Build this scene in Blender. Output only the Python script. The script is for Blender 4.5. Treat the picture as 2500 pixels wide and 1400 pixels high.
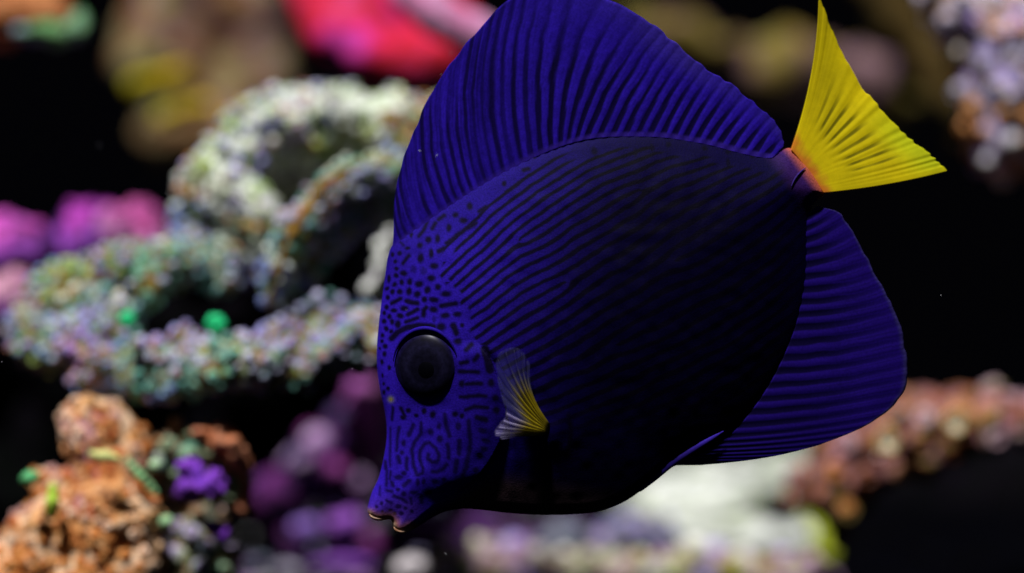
import bpy, bmesh, math, random
import numpy as np
from mathutils import Vector, Matrix, noise

random.seed(7)
sc = bpy.context.scene
for o in list(bpy.data.objects):
    bpy.data.objects.remove(o)

# ------------------------------------------------------------------ camera
CAM_Y = -0.60
cam_d = bpy.data.cameras.new('camera')
cam = bpy.data.objects.new('camera', cam_d)
sc.collection.objects.link(cam)
cam.location = (0, CAM_Y, 0)
cam.rotation_euler = (math.radians(90), 0, 0)
cam_d.sensor_width = 36
cam_d.lens = 80
cam_d.clip_start = 0.02
cam_d.clip_end = 50
cam_d.dof.use_dof = True
cam_d.dof.focus_distance = 0.593
cam_d.dof.aperture_fstop = 3.4
sc.camera = cam

# ------------------------------------------------------------------ light
SUN_EL, SUN_AZ = 66.0, 208.0          # azimuth of the light, clockwise from +Y
w = bpy.data.worlds.new('World')
sc.world = w
w.use_nodes = True
wn = w.node_tree
bg = wn.nodes['Background']
sky = wn.nodes.new('ShaderNodeTexSky')
sky.sky_type = 'NISHITA'
sky.sun_disc = False
sky.sun_elevation = math.radians(SUN_EL)
sky.sun_rotation = math.radians(SUN_AZ)
wn.links.new(sky.outputs[0], bg.inputs['Color'])
bg.inputs['Strength'].default_value = 0.0035

sd = bpy.data.lights.new('sun', 'SUN')
sd.energy = 5.0
sd.angle = math.radians(3.0)
sd.color = (1.0, 0.98, 0.98)
sun = bpy.data.objects.new('sun', sd)
sc.collection.objects.link(sun)
el, az = math.radians(SUN_EL), math.radians(SUN_AZ)
to_sun = Vector((math.sin(az) * math.cos(el), math.cos(az) * math.cos(el), math.sin(el)))
sun.rotation_euler = to_sun.to_track_quat('Z', 'Y').to_euler()
sun.location = to_sun * 3

sc.view_settings.view_transform = 'Standard'
sc.view_settings.look = 'None'
sc.view_settings.exposure = 0.25
sc.view_settings.gamma = 1.0
sc.cycles.use_denoising = True
sc.cycles.max_bounces = 6
sc.cycles.transparent_max_bounces = 8

# ------------------------------------------------------------------ helpers
S0 = 0.27 / 2500.0                     # metres for one photo pixel at the fish


def at(px, py, y=0.0):
    k = (y - CAM_Y) / 0.6
    return Vector(((px - 1250) * S0 * k, y, (700 - py) * S0 * k))


def rad(rpx, y):
    return rpx * S0 * (y - CAM_Y) / 0.6


def link(o, parent=None):
    sc.collection.objects.link(o)
    if parent is not None:
        o.parent = parent
    return o


def tag(o, label=None, cat=None, group=None, kind=None):
    for k, v in (('label', label), ('category', cat), ('group', group), ('kind', kind)):
        if v:
            o[k] = v
    return o


def empty(name, loc):
    o = bpy.data.objects.new(name, None)
    o.empty_display_size = 0.01
    o.location = loc
    return link(o)


def mesh_obj(name, verts, faces, mat, parent=None, smooth=True, col=None, origin=None):
    """one mesh object; verts are world points, origin (or the parent's location) becomes its own"""
    v = np.asarray(verts, dtype=np.float64).reshape(-1, 3)
    if parent is not None:
        base = np.zeros(3)
        p = parent
        while p is not None:
            base += np.array(p.location)
            p = p.parent
        loc = Vector((0, 0, 0))
    else:
        loc = Vector(origin) if origin is not None else Vector(v.mean(axis=0))
        base = np.array(loc)
    me = bpy.data.meshes.new(name)
    me.from_pydata((v - base).tolist(), [], [tuple(int(i) for i in f) for f in faces])
    me.polygons.foreach_set('use_smooth', np.full(len(me.polygons), smooth))
    if col is not None:
        a = me.color_attributes.new('pigment', 'FLOAT_COLOR', 'POINT')
        c = np.ones((len(v), 4))
        c[:, :np.shape(col)[1]] = col
        a.data.foreach_set('color', c.ravel())
    me.update()
    me.materials.append(mat)
    o = bpy.data.objects.new(name, me)
    o.location = loc
    return link(o, parent)


# ------------------------------------------------------------------ materials
def new_mat(name):
    m = bpy.data.materials.new(name)
    m.use_nodes = True
    nt = m.node_tree
    return m, nt, nt.nodes['Principled BSDF']


def nz(nt, scale, detail=3, rough=0.55, vec=None):
    t = nt.nodes.new('ShaderNodeTexNoise')
    t.inputs['Scale'].default_value = scale
    t.inputs['Detail'].default_value = detail
    t.inputs['Roughness'].default_value = rough
    if vec is not None:
        nt.links.new(vec, t.inputs['Vector'])
    return t


def patch_mat(name, cols, scale=90, rough=0.85, bump=0.5, fine=600, spec=0.15, seed=0):
    """a crusty surface: patches of several pigments that meet at uneven borders"""
    m, nt, p = new_mat(name)
    tc = nt.nodes.new('ShaderNodeTexCoord')
    mp = nt.nodes.new('ShaderNodeMapping')
    mp.inputs['Location'].default_value = (seed * 3.1, seed * 1.7, seed * 2.3)
    nt.links.new(tc.outputs['Object'], mp.inputs['Vector'])
    v = mp.outputs[0]
    n1 = nz(nt, scale, 4, 0.6, v)
    ramp = nt.nodes.new('ShaderNodeValToRGB')
    cr = ramp.color_ramp
    n = len(cols)
    while len(cr.elements) < n:
        cr.elements.new(0.5)
    for i, c in enumerate(cols):
        cr.elements[i].position = 0.33 + 0.34 * (i / max(1, n - 1))
        cr.elements[i].color = (c[0], c[1], c[2], 1)
    nt.links.new(n1.outputs['Fac'], ramp.inputs['Fac'])
    n2 = nz(nt, fine, 3, 0.6, v)
    mix = nt.nodes.new('ShaderNodeMix')
    mix.data_type = 'RGBA'
    mix.blend_type = 'MULTIPLY'
    mix.inputs['Factor'].default_value = 0.8
    r2 = nt.nodes.new('ShaderNodeValToRGB')
    r2.color_ramp.elements[0].position = 0.35
    r2.color_ramp.elements[0].color = (0.45, 0.45, 0.45, 1)
    r2.color_ramp.elements[1].position = 0.6
    r2.color_ramp.elements[1].color = (1, 1, 1, 1)
    nt.links.new(n2.outputs['Fac'], r2.inputs['Fac'])
    nt.links.new(ramp.outputs[0], mix.inputs['A'])
    nt.links.new(r2.outputs[0], mix.inputs['B'])
    nt.links.new(mix.outputs['Result'], p.inputs['Base Color'])
    b = nt.nodes.new('ShaderNodeBump')
    b.inputs['Strength'].default_value = bump
    b.inputs['Distance'].default_value = 0.002
    nt.links.new(n2.outputs['Fac'], b.inputs['Height'])
    nt.links.new(b.outputs[0], p.inputs['Normal'])
    p.inputs['Roughness'].default_value = rough
    p.inputs['Specular IOR Level'].default_value = spec
    return m


def pigment_mat(name, rough=0.6, spec=0.15, var=0.35, vscale=500, bump=0.0, transl=0.0, alpha=False, gain=1.0):
    """colour from the mesh's own pigment attribute, mottled by noise"""
    m, nt, p = new_mat(name)
    at_ = nt.nodes.new('ShaderNodeAttribute')
    at_.attribute_name = 'pigment'
    tc = nt.nodes.new('ShaderNodeTexCoord')
    n1 = nz(nt, vscale, 3, 0.6, tc.outputs['Object'])
    mr = nt.nodes.new('ShaderNodeMapRange')
    mr.inputs['From Min'].default_value = 0.3
    mr.inputs['From Max'].default_value = 0.7
    mr.inputs['To Min'].default_value = (1 - var) * gain
    mr.inputs['To Max'].default_value = (1 + var) * gain
    nt.links.new(n1.outputs['Fac'], mr.inputs['Value'])
    mul = nt.nodes.new('ShaderNodeVectorMath')
    mul.operation = 'SCALE'
    nt.links.new(at_.outputs['Color'], mul.inputs[0])
    nt.links.new(mr.outputs[0], mul.inputs['Scale'])
    nt.links.new(mul.outputs[0], p.inputs['Base Color'])
    p.inputs['Roughness'].default_value = rough
    p.inputs['Specular IOR Level'].default_value = spec
    if bump:
        b = nt.nodes.new('ShaderNodeBump')
        b.inputs['Strength'].default_value = bump
        b.inputs['Distance'].default_value = 0.0004
        nt.links.new(n1.outputs['Fac'], b.inputs['Height'])
        nt.links.new(b.outputs[0], p.inputs['Normal'])
    out = nt.nodes['Material Output']
    sh = p.outputs[0]
    if transl:
        tr = nt.nodes.new('ShaderNodeBsdfTranslucent')
        nt.links.new(mul.outputs[0], tr.inputs['Color'])
        mx = nt.nodes.new('ShaderNodeMixShader')
        mx.inputs[0].default_value = transl
        nt.links.new(sh, mx.inputs[1])
        nt.links.new(tr.outputs[0], mx.inputs[2])
        sh = mx.outputs[0]
    if alpha:
        tp = nt.nodes.new('ShaderNodeBsdfTransparent')
        mx = nt.nodes.new('ShaderNodeMixShader')
        nt.links.new(at_.outputs['Alpha'], mx.inputs[0])
        nt.links.new(tp.outputs[0], mx.inputs[1])
        nt.links.new(sh, mx.inputs[2])
        sh = mx.outputs[0]
    nt.links.new(sh, out.inputs['Surface'])
    return m


def plain_mat(name, col, rough=0.5, spec=0.3):
    m, nt, p = new_mat(name)
    tc = nt.nodes.new('ShaderNodeTexCoord')
    n1 = nz(nt, 300, 3, 0.6, tc.outputs['Object'])
    r = nt.nodes.new('ShaderNodeValToRGB')
    r.color_ramp.elements[0].position = 0.3
    r.color_ramp.elements[1].position = 0.7
    r.color_ramp.elements[0].color = (col[0] * .7, col[1] * .7, col[2] * .7, 1)
    r.color_ramp.elements[1].color = (col[0] * 1.2, col[1] * 1.2, col[2] * 1.2, 1)
    nt.links.new(n1.outputs['Fac'], r.inputs['Fac'])
    nt.links.new(r.outputs[0], p.inputs['Base Color'])
    p.inputs['Roughness'].default_value = rough
    p.inputs['Specular IOR Level'].default_value = spec
    return m


M_POLYP = pigment_mat('coral_polyp_flesh', rough=0.7, spec=0.15, var=0.25, vscale=700)

M_FLESH = pigment_mat('mushroom_flesh', rough=0.6, spec=0.15, var=0.6, vscale=130, bump=0.4)

# ------------------------------------------------------------------ the tank: floor and black back wall
def build_setting():
    # black back wall, a slightly bowed sheet with thickness
    y1 = 1.25
    v, f = [], []
    for i in range(13):
        x = -3 + 6 * i / 12
        for (dy, z) in ((0, -0.4), (0, 1.6), (0.02, 1.6), (0.02, -0.4)):
            v.append((x, y1 + dy, z))
    for i in range(12):
        for j in range(4):
            a, b = i * 4 + j, i * 4 + (j + 1) % 4
            f.append((a, b, b + 4, a + 4))
    m = plain_mat('black_back_panel', (0.0012, 0.0012, 0.002), 0.9, 0.0)
    tag(mesh_obj('back_wall', v, f, m, smooth=False), kind='structure')
    # sea bed: dark rubble floor, uneven
    nx, ny = 150, 110
    xs = np.linspace(-1.6, 1.6, nx)
    ys = np.linspace(-0.45, 1.27, ny)
    v = []
    for yy in ys:
        for xx in xs:
            h = 0.012 * noise.fractal(Vector((xx * 9, yy * 9, 1.3)), 1.0, 2.0, 4)
            v.append((xx, yy, -0.112 + h))
    f = [(j * nx + i, j * nx + i + 1, (j + 1) * nx + i + 1, (j + 1) * nx + i) for j in range(ny - 1) for i in range(nx - 1)]
    m = patch_mat('dark_rubble_floor', [(0.0006, 0.0006, 0.001), (0.0015, 0.0015, 0.003), (0.001, 0.001, 0.001), (0.003, 0.003, 0.005)],
                  scale=60, bump=0.8, fine=500, seed=3, spec=0.0, rough=1.0)
    tag(mesh_obj('seabed', v, f, m), kind='structure')


build_setting()

# ------------------------------------------------------------------ lumps, rocks and corals
def blob_mesh(spheres, voxel, disp=()):
    """fuse spheres into one skin and roughen it; returns verts, normals, faces"""
    bm = bmesh.new()
    for c, r in spheres:
        bmesh.ops.create_icosphere(bm, subdivisions=3, radius=r, matrix=Matrix.Translation(c))
    me = bpy.data.meshes.new('tmp')
    bm.to_mesh(me)
    bm.free()
    o = bpy.data.objects.new('tmp', me)
    sc.collection.objects.link(o)
    md = o.modifiers.new('r', 'REMESH')
    md.mode = 'VOXEL'
    md.voxel_size = voxel
    dg = bpy.context.evaluated_depsgraph_get()
    ev = o.evaluated_get(dg)
    m2 = bpy.data.meshes.new_from_object(ev)
    bpy.data.objects.remove(o)
    bpy.data.meshes.remove(me)
    n = len(m2.vertices)
    V = np.empty(n * 3)
    m2.vertices.foreach_get('co', V)
    V = V.reshape(-1, 3)
    N = np.empty(n * 3)
    m2.vertices.foreach_get('normal', N)
    N = N.reshape(-1, 3)
    F = [tuple(p.vertices) for p in m2.polygons]
    bpy.data.meshes.remove(m2)
    if disp:
        d = np.zeros(n)
        for amp, scl, sd_ in disp:
            off = Vector((sd_ * 1.3, sd_ * 2.1, sd_ * 0.7))
            d += amp * np.array([noise.fractal(Vector(p) * scl + off, 0.8, 2.1, 3) for p in V])
        V = V + N * d[:, None]
    return V, N, F


def chain(pts, step=0.45):
    out = []
    for (a, b) in zip(pts[:-1], pts[1:]):
        A, B = at(a[0], a[1], a[2]), at(b[0], b[1], b[2])
        ra, rb = rad(a[3], a[2]), rad(b[3], b[2])
        n = max(1, int((B - A).length / (step * min(ra, rb))))
        for i in range(n):
            t = i / n
            out.append((A.lerp(B, t), ra + (rb - ra) * t))
    l = pts[-1]
    out.append((at(l[0], l[1], l[2]), rad(l[3], l[2])))
    return out


def surface_points(V, F, spacing, seed, tries=14, keep=None):
    rng = np.random.default_rng(seed)
    T = []
    for q in F:
        T.append((q[0], q[1], q[2]))
        if len(q) == 4:
            T.append((q[0], q[2], q[3]))
    T = np.array(T)
    a, b, c = V[T[:, 0]], V[T[:, 1]], V[T[:, 2]]
    cr = np.cross(b - a, c - a)
    ar = np.linalg.norm(cr, axis=1) * 0.5
    nrm = cr / (2 * ar[:, None] + 1e-18)
    n = int(ar.sum() / (spacing * spacing) * tries * 0.6)
    idx = rng.choice(len(T), size=n, p=ar / ar.sum())
    u, v = rng.random(n), rng.random(n)
    s = u + v > 1
    u[s], v[s] = 1 - u[s], 1 - v[s]
    P = a[idx] + (b[idx] - a[idx]) * u[:, None] + (c[idx] - a[idx]) * v[:, None]
    Nn = nrm[idx]
    cells = {}
    outP, outN = [], []
    for p, q in zip(P, Nn):
        if keep is not None and not keep(p, q):
            continue
        key = tuple((p / spacing).astype(int))
        ok = True
        for dx in (-1, 0, 1):
            for dy in (-1, 0, 1):
                for dz in (-1, 0, 1):
                    for r in cells.get((key[0] + dx, key[1] + dy, key[2] + dz), ()):
                        if ((p - r) ** 2).sum() < spacing * spacing:
                            ok = False
                            break
                    if not ok:
                        break
                if not ok:
                    break
            if not ok:
                break
        if ok:
            cells.setdefault(key, []).append(p)
            outP.append(p)
            outN.append(q)
    return np.array(outP), np.array(outN)


CUP = [(1.5, -0.35), (1.1, 0.35), (0.86, 1.0), (0.5, 0.95), (0.34, 0.45)]


def polyps(parent, V, F, r, h, spacing, tips, bases, mouths, seed, up=0.35, jitter=0.25, keep=None, name='polyps', sides=8):
    """small open cups standing on a coral; too many and too small to count, so one part of kind stuff"""
    P, N = surface_points(V, F, spacing, seed, keep=keep)
    rng = np.random.default_rng(seed + 1)
    vs, fs, cs = [], [], []
    ang = np.arange(sides) * 2 * math.pi / sides
    for p, n in zip(P, N):
        d = n + np.array((0, 0, up)) + rng.normal(0, jitter, 3)
        d /= np.linalg.norm(d)
        t = np.cross(d, (0.3, 0.9, 0.2))
        t /= np.linalg.norm(t)
        b = np.cross(d, t)
        rr = r * rng.uniform(0.65, 1.25)
        hh = h * rng.uniform(0.5, 1.35)
        zn = int((noise.noise(Vector(p) * 30 + Vector((seed, 2, 5))) * 1.1 + 0.5 + rng.normal(0, 0.03)) * len(tips)) % len(tips)
        zb = int((noise.noise(Vector(p) * 30 + Vector((5, seed, 1))) * 0.9 + 0.5 + rng.normal(0, 0.045)) * len(bases)) % len(bases)
        ct = np.array(tips[zn]) * rng.uniform(0.7, 1.1)
        cb = np.array(bases[zb]) * rng.uniform(0.7, 1.15)
        cm = np.array(mouths[rng.integers(len(mouths))])
        base = len(vs)
        for k, (kr, kh) in enumerate(CUP):
            wob = 1 + 0.12 * rng.normal(size=sides)
            ring = p + (np.cos(ang) * wob)[:, None] * t * rr * kr + (np.sin(ang) * wob)[:, None] * b * rr * kr + d * hh * kh
            vs.extend(ring.tolist())
            c = (cb, cb * 0.45 + ct * 0.55, ct, ct, cm)[k]
            cs.extend([tuple(c)] * sides)
        vs.append((p + d * hh * 0.4).tolist())
        cs.append(tuple(cm))
        for k in range(len(CUP) - 1):
            for i in range(sides):
                j = (i + 1) % sides
                fs.append((base + k * sides + i, base + k * sides + j, base + (k + 1) * sides + j, base + (k + 1) * sides + i))
        l = base + (len(CUP) - 1) * sides
        for i in range(sides):
            fs.append((l + i, l + (i + 1) % sides, base + len(CUP) * sides))
    o = mesh_obj(name, vs, fs, M_POLYP, parent, col=np.clip(np.array(cs), 0, 0.9))
    tag(o, kind='stuff')
    return o


def coral_thing(name, label, cat, spheres, voxel, disp, mat, group=None, part='branch'):
    V, N, F = blob_mesh(spheres, voxel, disp)
    base = Vector((V[:, 0].mean(), V[:, 1].mean(), V[:, 2].min()))
    t = empty(name, base)
    tag(t, label, cat, group)
    mesh_obj(part, V, F, mat, t)
    return t, V, N, F


def rock_thing(name, label, spheres, voxel, disp, mat, cat='rock', group=None):
    V, N, F = blob_mesh(spheres, voxel, disp)
    o = mesh_obj(name, V, F, mat, origin=(V[:, 0].mean(), V[:, 1].mean(), V[:, 2].min()))
    tag(o, label, cat, group)
    return o, V, N, F


LAV = [(0.36, 0.34, 0.72), (0.52, 0.52, 0.72), (0.18, 0.44, 0.36), (0.74, 0.80, 0.66), (0.26, 0.34, 0.74), (0.40, 0.56, 0.14), (0.48, 0.38, 0.64), (0.24, 0.42, 0.20)]
GRN = [(0.14, 0.28, 0.05), (0.30, 0.36, 0.14), (0.05, 0.22, 0.16), (0.34, 0.12, 0.02), (0.16, 0.18, 0.34)]
MTH = [(0.10, 0.09, 0.05), (0.20, 0.08, 0.02), (0.06, 0.10, 0.07), (0.25, 0.20, 0.08)]

M_BRANCH = patch_mat('stony_coral_skin', [(0.06, 0.16, 0.03), (0.46, 0.52, 0.34), (0.08, 0.24, 0.22), (0.30, 0.09, 0.012), (0.28, 0.40, 0.08), (0.34, 0.30, 0.58)],
                     scale=110, bump=0.7, fine=700)
M_BRANCH_PALE = patch_mat('pale_coral_skin', [(0.16, 0.28, 0.05), (0.52, 0.64, 0.36), (0.86, 0.89, 0.84), (0.70, 0.74, 0.62), (0.30, 0.36, 0.10), (0.22, 0.08, 0.015)],
                          scale=90, bump=0.7, fine=700, seed=2)


def build_stony_corals():
    D = ((0.0050, 55, 1), (0.0030, 150, 5))
    # the pale crest that climbs behind the fish's fin
    t, V, N, F = coral_thing('stony_coral', 'pale grey-green stony coral crest climbing up behind the fish below the red coral', 'coral',
        chain([(470, 580, .15, 52), (500, 520, .15, 66), (545, 440, .15, 78), (600, 350, .155, 92), (690, 310, .16, 84), (800, 305, .165, 80), (880, 290, .17, 66), (980, 290, .17, 76), (1080, 310, .18, 80)])
        + chain([(930, 310, .165, 66), (960, 360, .16, 66), (985, 430, .16, 55)]) + chain([(620, 400, .16, 70), (700, 370, .165, 60), (780, 360, .17, 60)]) + chain([(600, 450, .175, 80), (690, 425, .185, 76), (790, 400, .19, 74), (880, 390, .19, 70)])
        + chain([(545, 480, .145, 74), (610, 500, .14, 74), (660, 560, .135, 60), (640, 610, .135, 48)]),
        0.0021, D, M_BRANCH_PALE)
    polyps(t, V, F, 0.0013, 0.0018, 0.0035, [LAV[0], (0.86, 0.89, 0.82), LAV[5], LAV[6], (0.66, 0.72, 0.46), LAV[1], (0.50, 0.20, 0.06), (0.84, 0.86, 0.82), LAV[4], LAV[7]], GRN + [(.5, .52, .45), (.56, .6, .4)], MTH, 11, keep=lambda p, n: n[1] < 0.5 and noise.noise(Vector(p) * 42 + Vector((1, 4, 2))) > -0.22)
    # the ridge with the orange-brown edge
    t, V, N, F = coral_thing('stony_coral', 'narrow curved stony coral branch with an orange-brown edge left of the fish', 'coral',
        chain([(950, 420, .13, 50), (860, 440, .125, 48), (785, 490, .12, 46), (722, 570, .115, 44), (682, 650, .115, 38), (660, 735, .115, 24)])
        + chain([(950, 480, .14, 66), (860, 510, .135, 62), (800, 560, .13, 56), (750, 640, .13, 50), (705, 700, .125, 36)]),
        0.0018, ((0.0016, 80, 4), (0.0009, 240, 2)), M_BRANCH)
    polyps(t, V, F, 0.0013, 0.0018, 0.0034, LAV, GRN, MTH, 21, keep=lambda p, n: n[1] < 0.5)
    # orange seam on the ridge, as a run of small orange knobs
    knobs = chain([(845, 415, .112, 10), (790, 455, .108, 12), (740, 525, .103, 13), (705, 590, .101, 12), (678, 660, .103, 11), (656, 740, .107, 8)], 1.1)
    Vk, Nk, Fk = blob_mesh(knobs, 0.0008, ((0.0012, 300, 3),))
    mesh_obj('orange_seam', Vk, Fk, patch_mat('orange_seam', [(0.30, 0.07, 0.01), (0.42, 0.18, 0.01), (0.14, 0.10, 0.02), (0.4, 0.2, 0.03)], scale=130, fine=900), t)
    # left lobe
    t, V, N, F = coral_thing('stony_coral', 'rounded grey-green stony coral lobe at the left, under the pink mushroom corals', 'coral',
        chain([(115, 800, .13, 70), (155, 735, .13, 80), (240, 710, .13, 76), (340, 665, .135, 66), (440, 640, .14, 60), (560, 620, .14, 60), (620, 650, .14, 46)])
        + chain([(110, 830, .125, 60), (200, 850, .12, 66), (260, 780, .12, 62), (290, 860, .12, 50)]),
        0.0021, D, M_BRANCH)
    polyps(t, V, F, 0.0013, 0.0018, 0.0035, LAV + [(.62, .70, .6)], GRN, MTH, 31, keep=lambda p, n: n[1] < 0.5)
    # hanging finger inside the hollow
    t, V, N, F = coral_thing('stony_coral', 'short grey-green coral finger hanging over the dark hollow', 'coral',
        chain([(385, 640, .12, 44), (365, 700, .115, 38), (350, 750, .115, 26)]) + chain([(430, 640, .125, 50), (500, 660, .13, 44), (540, 690, .13, 30)]),
        0.0018, ((0.0018, 90, 2),), M_BRANCH)
    polyps(t, V, F, 0.0013, 0.0018, 0.0035, LAV[:5], GRN, MTH, 41, keep=lambda p, n: n[1] < 0.5)
    # lower arm
    t, V, N, F = coral_thing('stony_coral', 'long lavender-grey stony coral arm lying level with the eye of the fish', 'coral',
        chain([(230, 890, .115, 60), (330, 900, .11, 64), (430, 890, .105, 62), (530, 885, .10, 68), (640, 890, .10, 66), (740, 870, .105, 62), (840, 845, .11, 54), (930, 825, .12, 50)])
        + chain([(690, 840, .11, 56), (770, 785, .115, 50), (850, 785, .12, 44), (930, 790, .13, 40)]),
        0.0021, D, M_BRANCH)
    polyps(t, V, F, 0.0013, 0.0018, 0.0035, [LAV[0], LAV[1], LAV[2], LAV[4], LAV[6], (.46, .26, .72)], GRN, MTH, 51, up=0.1, keep=lambda p, n: n[1] < 0.5)
    # white knob behind the forehead
    t, V, N, F = coral_thing('stony_coral', 'bright white coral knob just behind the forehead of the fish', 'coral',
        chain([(985, 580, .16, 42), (955, 640, .16, 46), (935, 700, .16, 46), (960, 750, .16, 38)]),
        0.002, ((0.003, 80, 8), (0.001, 250, 2)), patch_mat('white_coral', [(0.6, 0.7, 0.5), (0.88, 0.88, 0.86), (0.86, 0.82, 0.86)], scale=120))
    polyps(t, V, F, 0.0018, 0.002, 0.0046, [(.8, .8, .8)], [(.6, .65, .5)], [(.3, .3, .2)], 61, keep=lambda p, n: n[1] < 0.5)


build_stony_corals()


def build_dark_core():
    # the nearly black live rock that the corals grow from
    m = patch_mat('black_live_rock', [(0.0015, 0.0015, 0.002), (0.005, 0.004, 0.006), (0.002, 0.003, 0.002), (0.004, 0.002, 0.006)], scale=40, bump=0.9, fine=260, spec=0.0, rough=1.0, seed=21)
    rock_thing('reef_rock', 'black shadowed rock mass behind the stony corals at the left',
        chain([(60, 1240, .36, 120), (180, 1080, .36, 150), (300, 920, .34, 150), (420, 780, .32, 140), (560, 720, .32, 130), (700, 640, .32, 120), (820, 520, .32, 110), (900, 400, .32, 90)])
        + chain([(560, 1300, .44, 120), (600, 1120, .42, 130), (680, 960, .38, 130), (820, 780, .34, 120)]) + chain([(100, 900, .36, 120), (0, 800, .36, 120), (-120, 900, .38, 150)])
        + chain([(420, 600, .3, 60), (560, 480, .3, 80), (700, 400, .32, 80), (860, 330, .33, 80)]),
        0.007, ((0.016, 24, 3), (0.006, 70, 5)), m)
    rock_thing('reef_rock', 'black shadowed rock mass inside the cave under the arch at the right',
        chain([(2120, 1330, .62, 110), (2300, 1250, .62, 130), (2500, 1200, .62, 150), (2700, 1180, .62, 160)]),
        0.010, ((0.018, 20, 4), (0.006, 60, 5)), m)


build_dark_core()


def mushroom(label, px, py, y, rpx, tilt, cols, seed):
    """fleshy disc with a wavy rim on a short stalk"""
    rng = random.Random(seed)
    c = at(px, py, y)
    R = rad(rpx, y)
    t = empty('mushroom_coral', c - Vector((0, 0, R * 0.6)))
    tag(t, label, 'coral', 'pink mushroom corals at the left')
    n, m = 36, 12
    vs, fs, cs = [], [], []
    rot = Matrix.Rotation(tilt[0], 3, 'X') @ Matrix.Rotation(tilt[1], 3, 'Y')
    ph = [rng.uniform(0, 6.28) for _ in range(4)]
    for side in (0, 1):
        for j in range(m):
            s = (j + 0.02) / (m - 1)
            for i in range(n):
                a = 2 * math.pi * i / n
                rr = R * s * (1 + 0.16 * math.sin(3 * a + ph[0]) + 0.08 * math.sin(7 * a + ph[1]))
                z = R * (0.16 * noise.noise(Vector((math.cos(a) * s * 5, math.sin(a) * s * 5, seed * 1.7))) + 0.62 * (1 - s * s * s) + 0.12 * s * math.sin(5 * a + ph[2]) + 0.1 * noise.noise(Vector((math.cos(a) * s * 3, math.sin(a) * s * 3, seed))))
                if side:
                    z -= R * (0.30 - 0.22 * s)
                vs.append(c + rot @ Vector((rr * math.cos(a), rr * math.sin(a), z)))
                f = 0.5 + 0.7 * noise.noise(Vector((math.cos(a) * s * 3.6, math.sin(a) * s * 3.6, seed * 3.3)))
                f = min(1, max(0, f))
                g = 0.62 + 0.75 * noise.noise(Vector((math.cos(a) * s * 5, math.sin(a) * s * 5, seed * 1.7)))
                a0, b0 = np.array(cols[0]), np.array(cols[1])
                cc = (a0 * (1 - f) + b0 * f) * min(1.15, max(0.25, g))
                if s > 0.8:
                    cc = cc * 0.5 + np.array(cols[2]) * 0.5
                cs.append(cc)
    for side in (0, 1):
        o = side * n * m
        for j in range(m - 1):
            for i in range(n):
                q = (o + j * n + i, o + j * n + (i + 1) % n, o + (j + 1) * n + (i + 1) % n, o + (j + 1) * n + i)
                fs.append(q if side == 0 else q[::-1])
    for i in range(n):
        a, b = (m - 1) * n + i, (m - 1) * n + (i + 1) % n
        fs.append((a, b, n * m + b, n * m + a))
    mesh_obj('cap', vs, fs, M_FLESH, t, col=np.array(cs))
    Vs, Ns, Fs = blob_mesh([(c + rot @ Vector((0, 0, -R * k)), R * (0.42 - 0.1 * k)) for k in (0.1, 0.35, 0.6, 0.9)], R * 0.09, ((R * 0.04, 90, seed),))
    mesh_obj('stalk', Vs, Fs, patch_mat('stalk_skin', [(0.2, 0.03, 0.15), (0.4, 0.15, 0.3)], scale=120), t)
    return t


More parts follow.
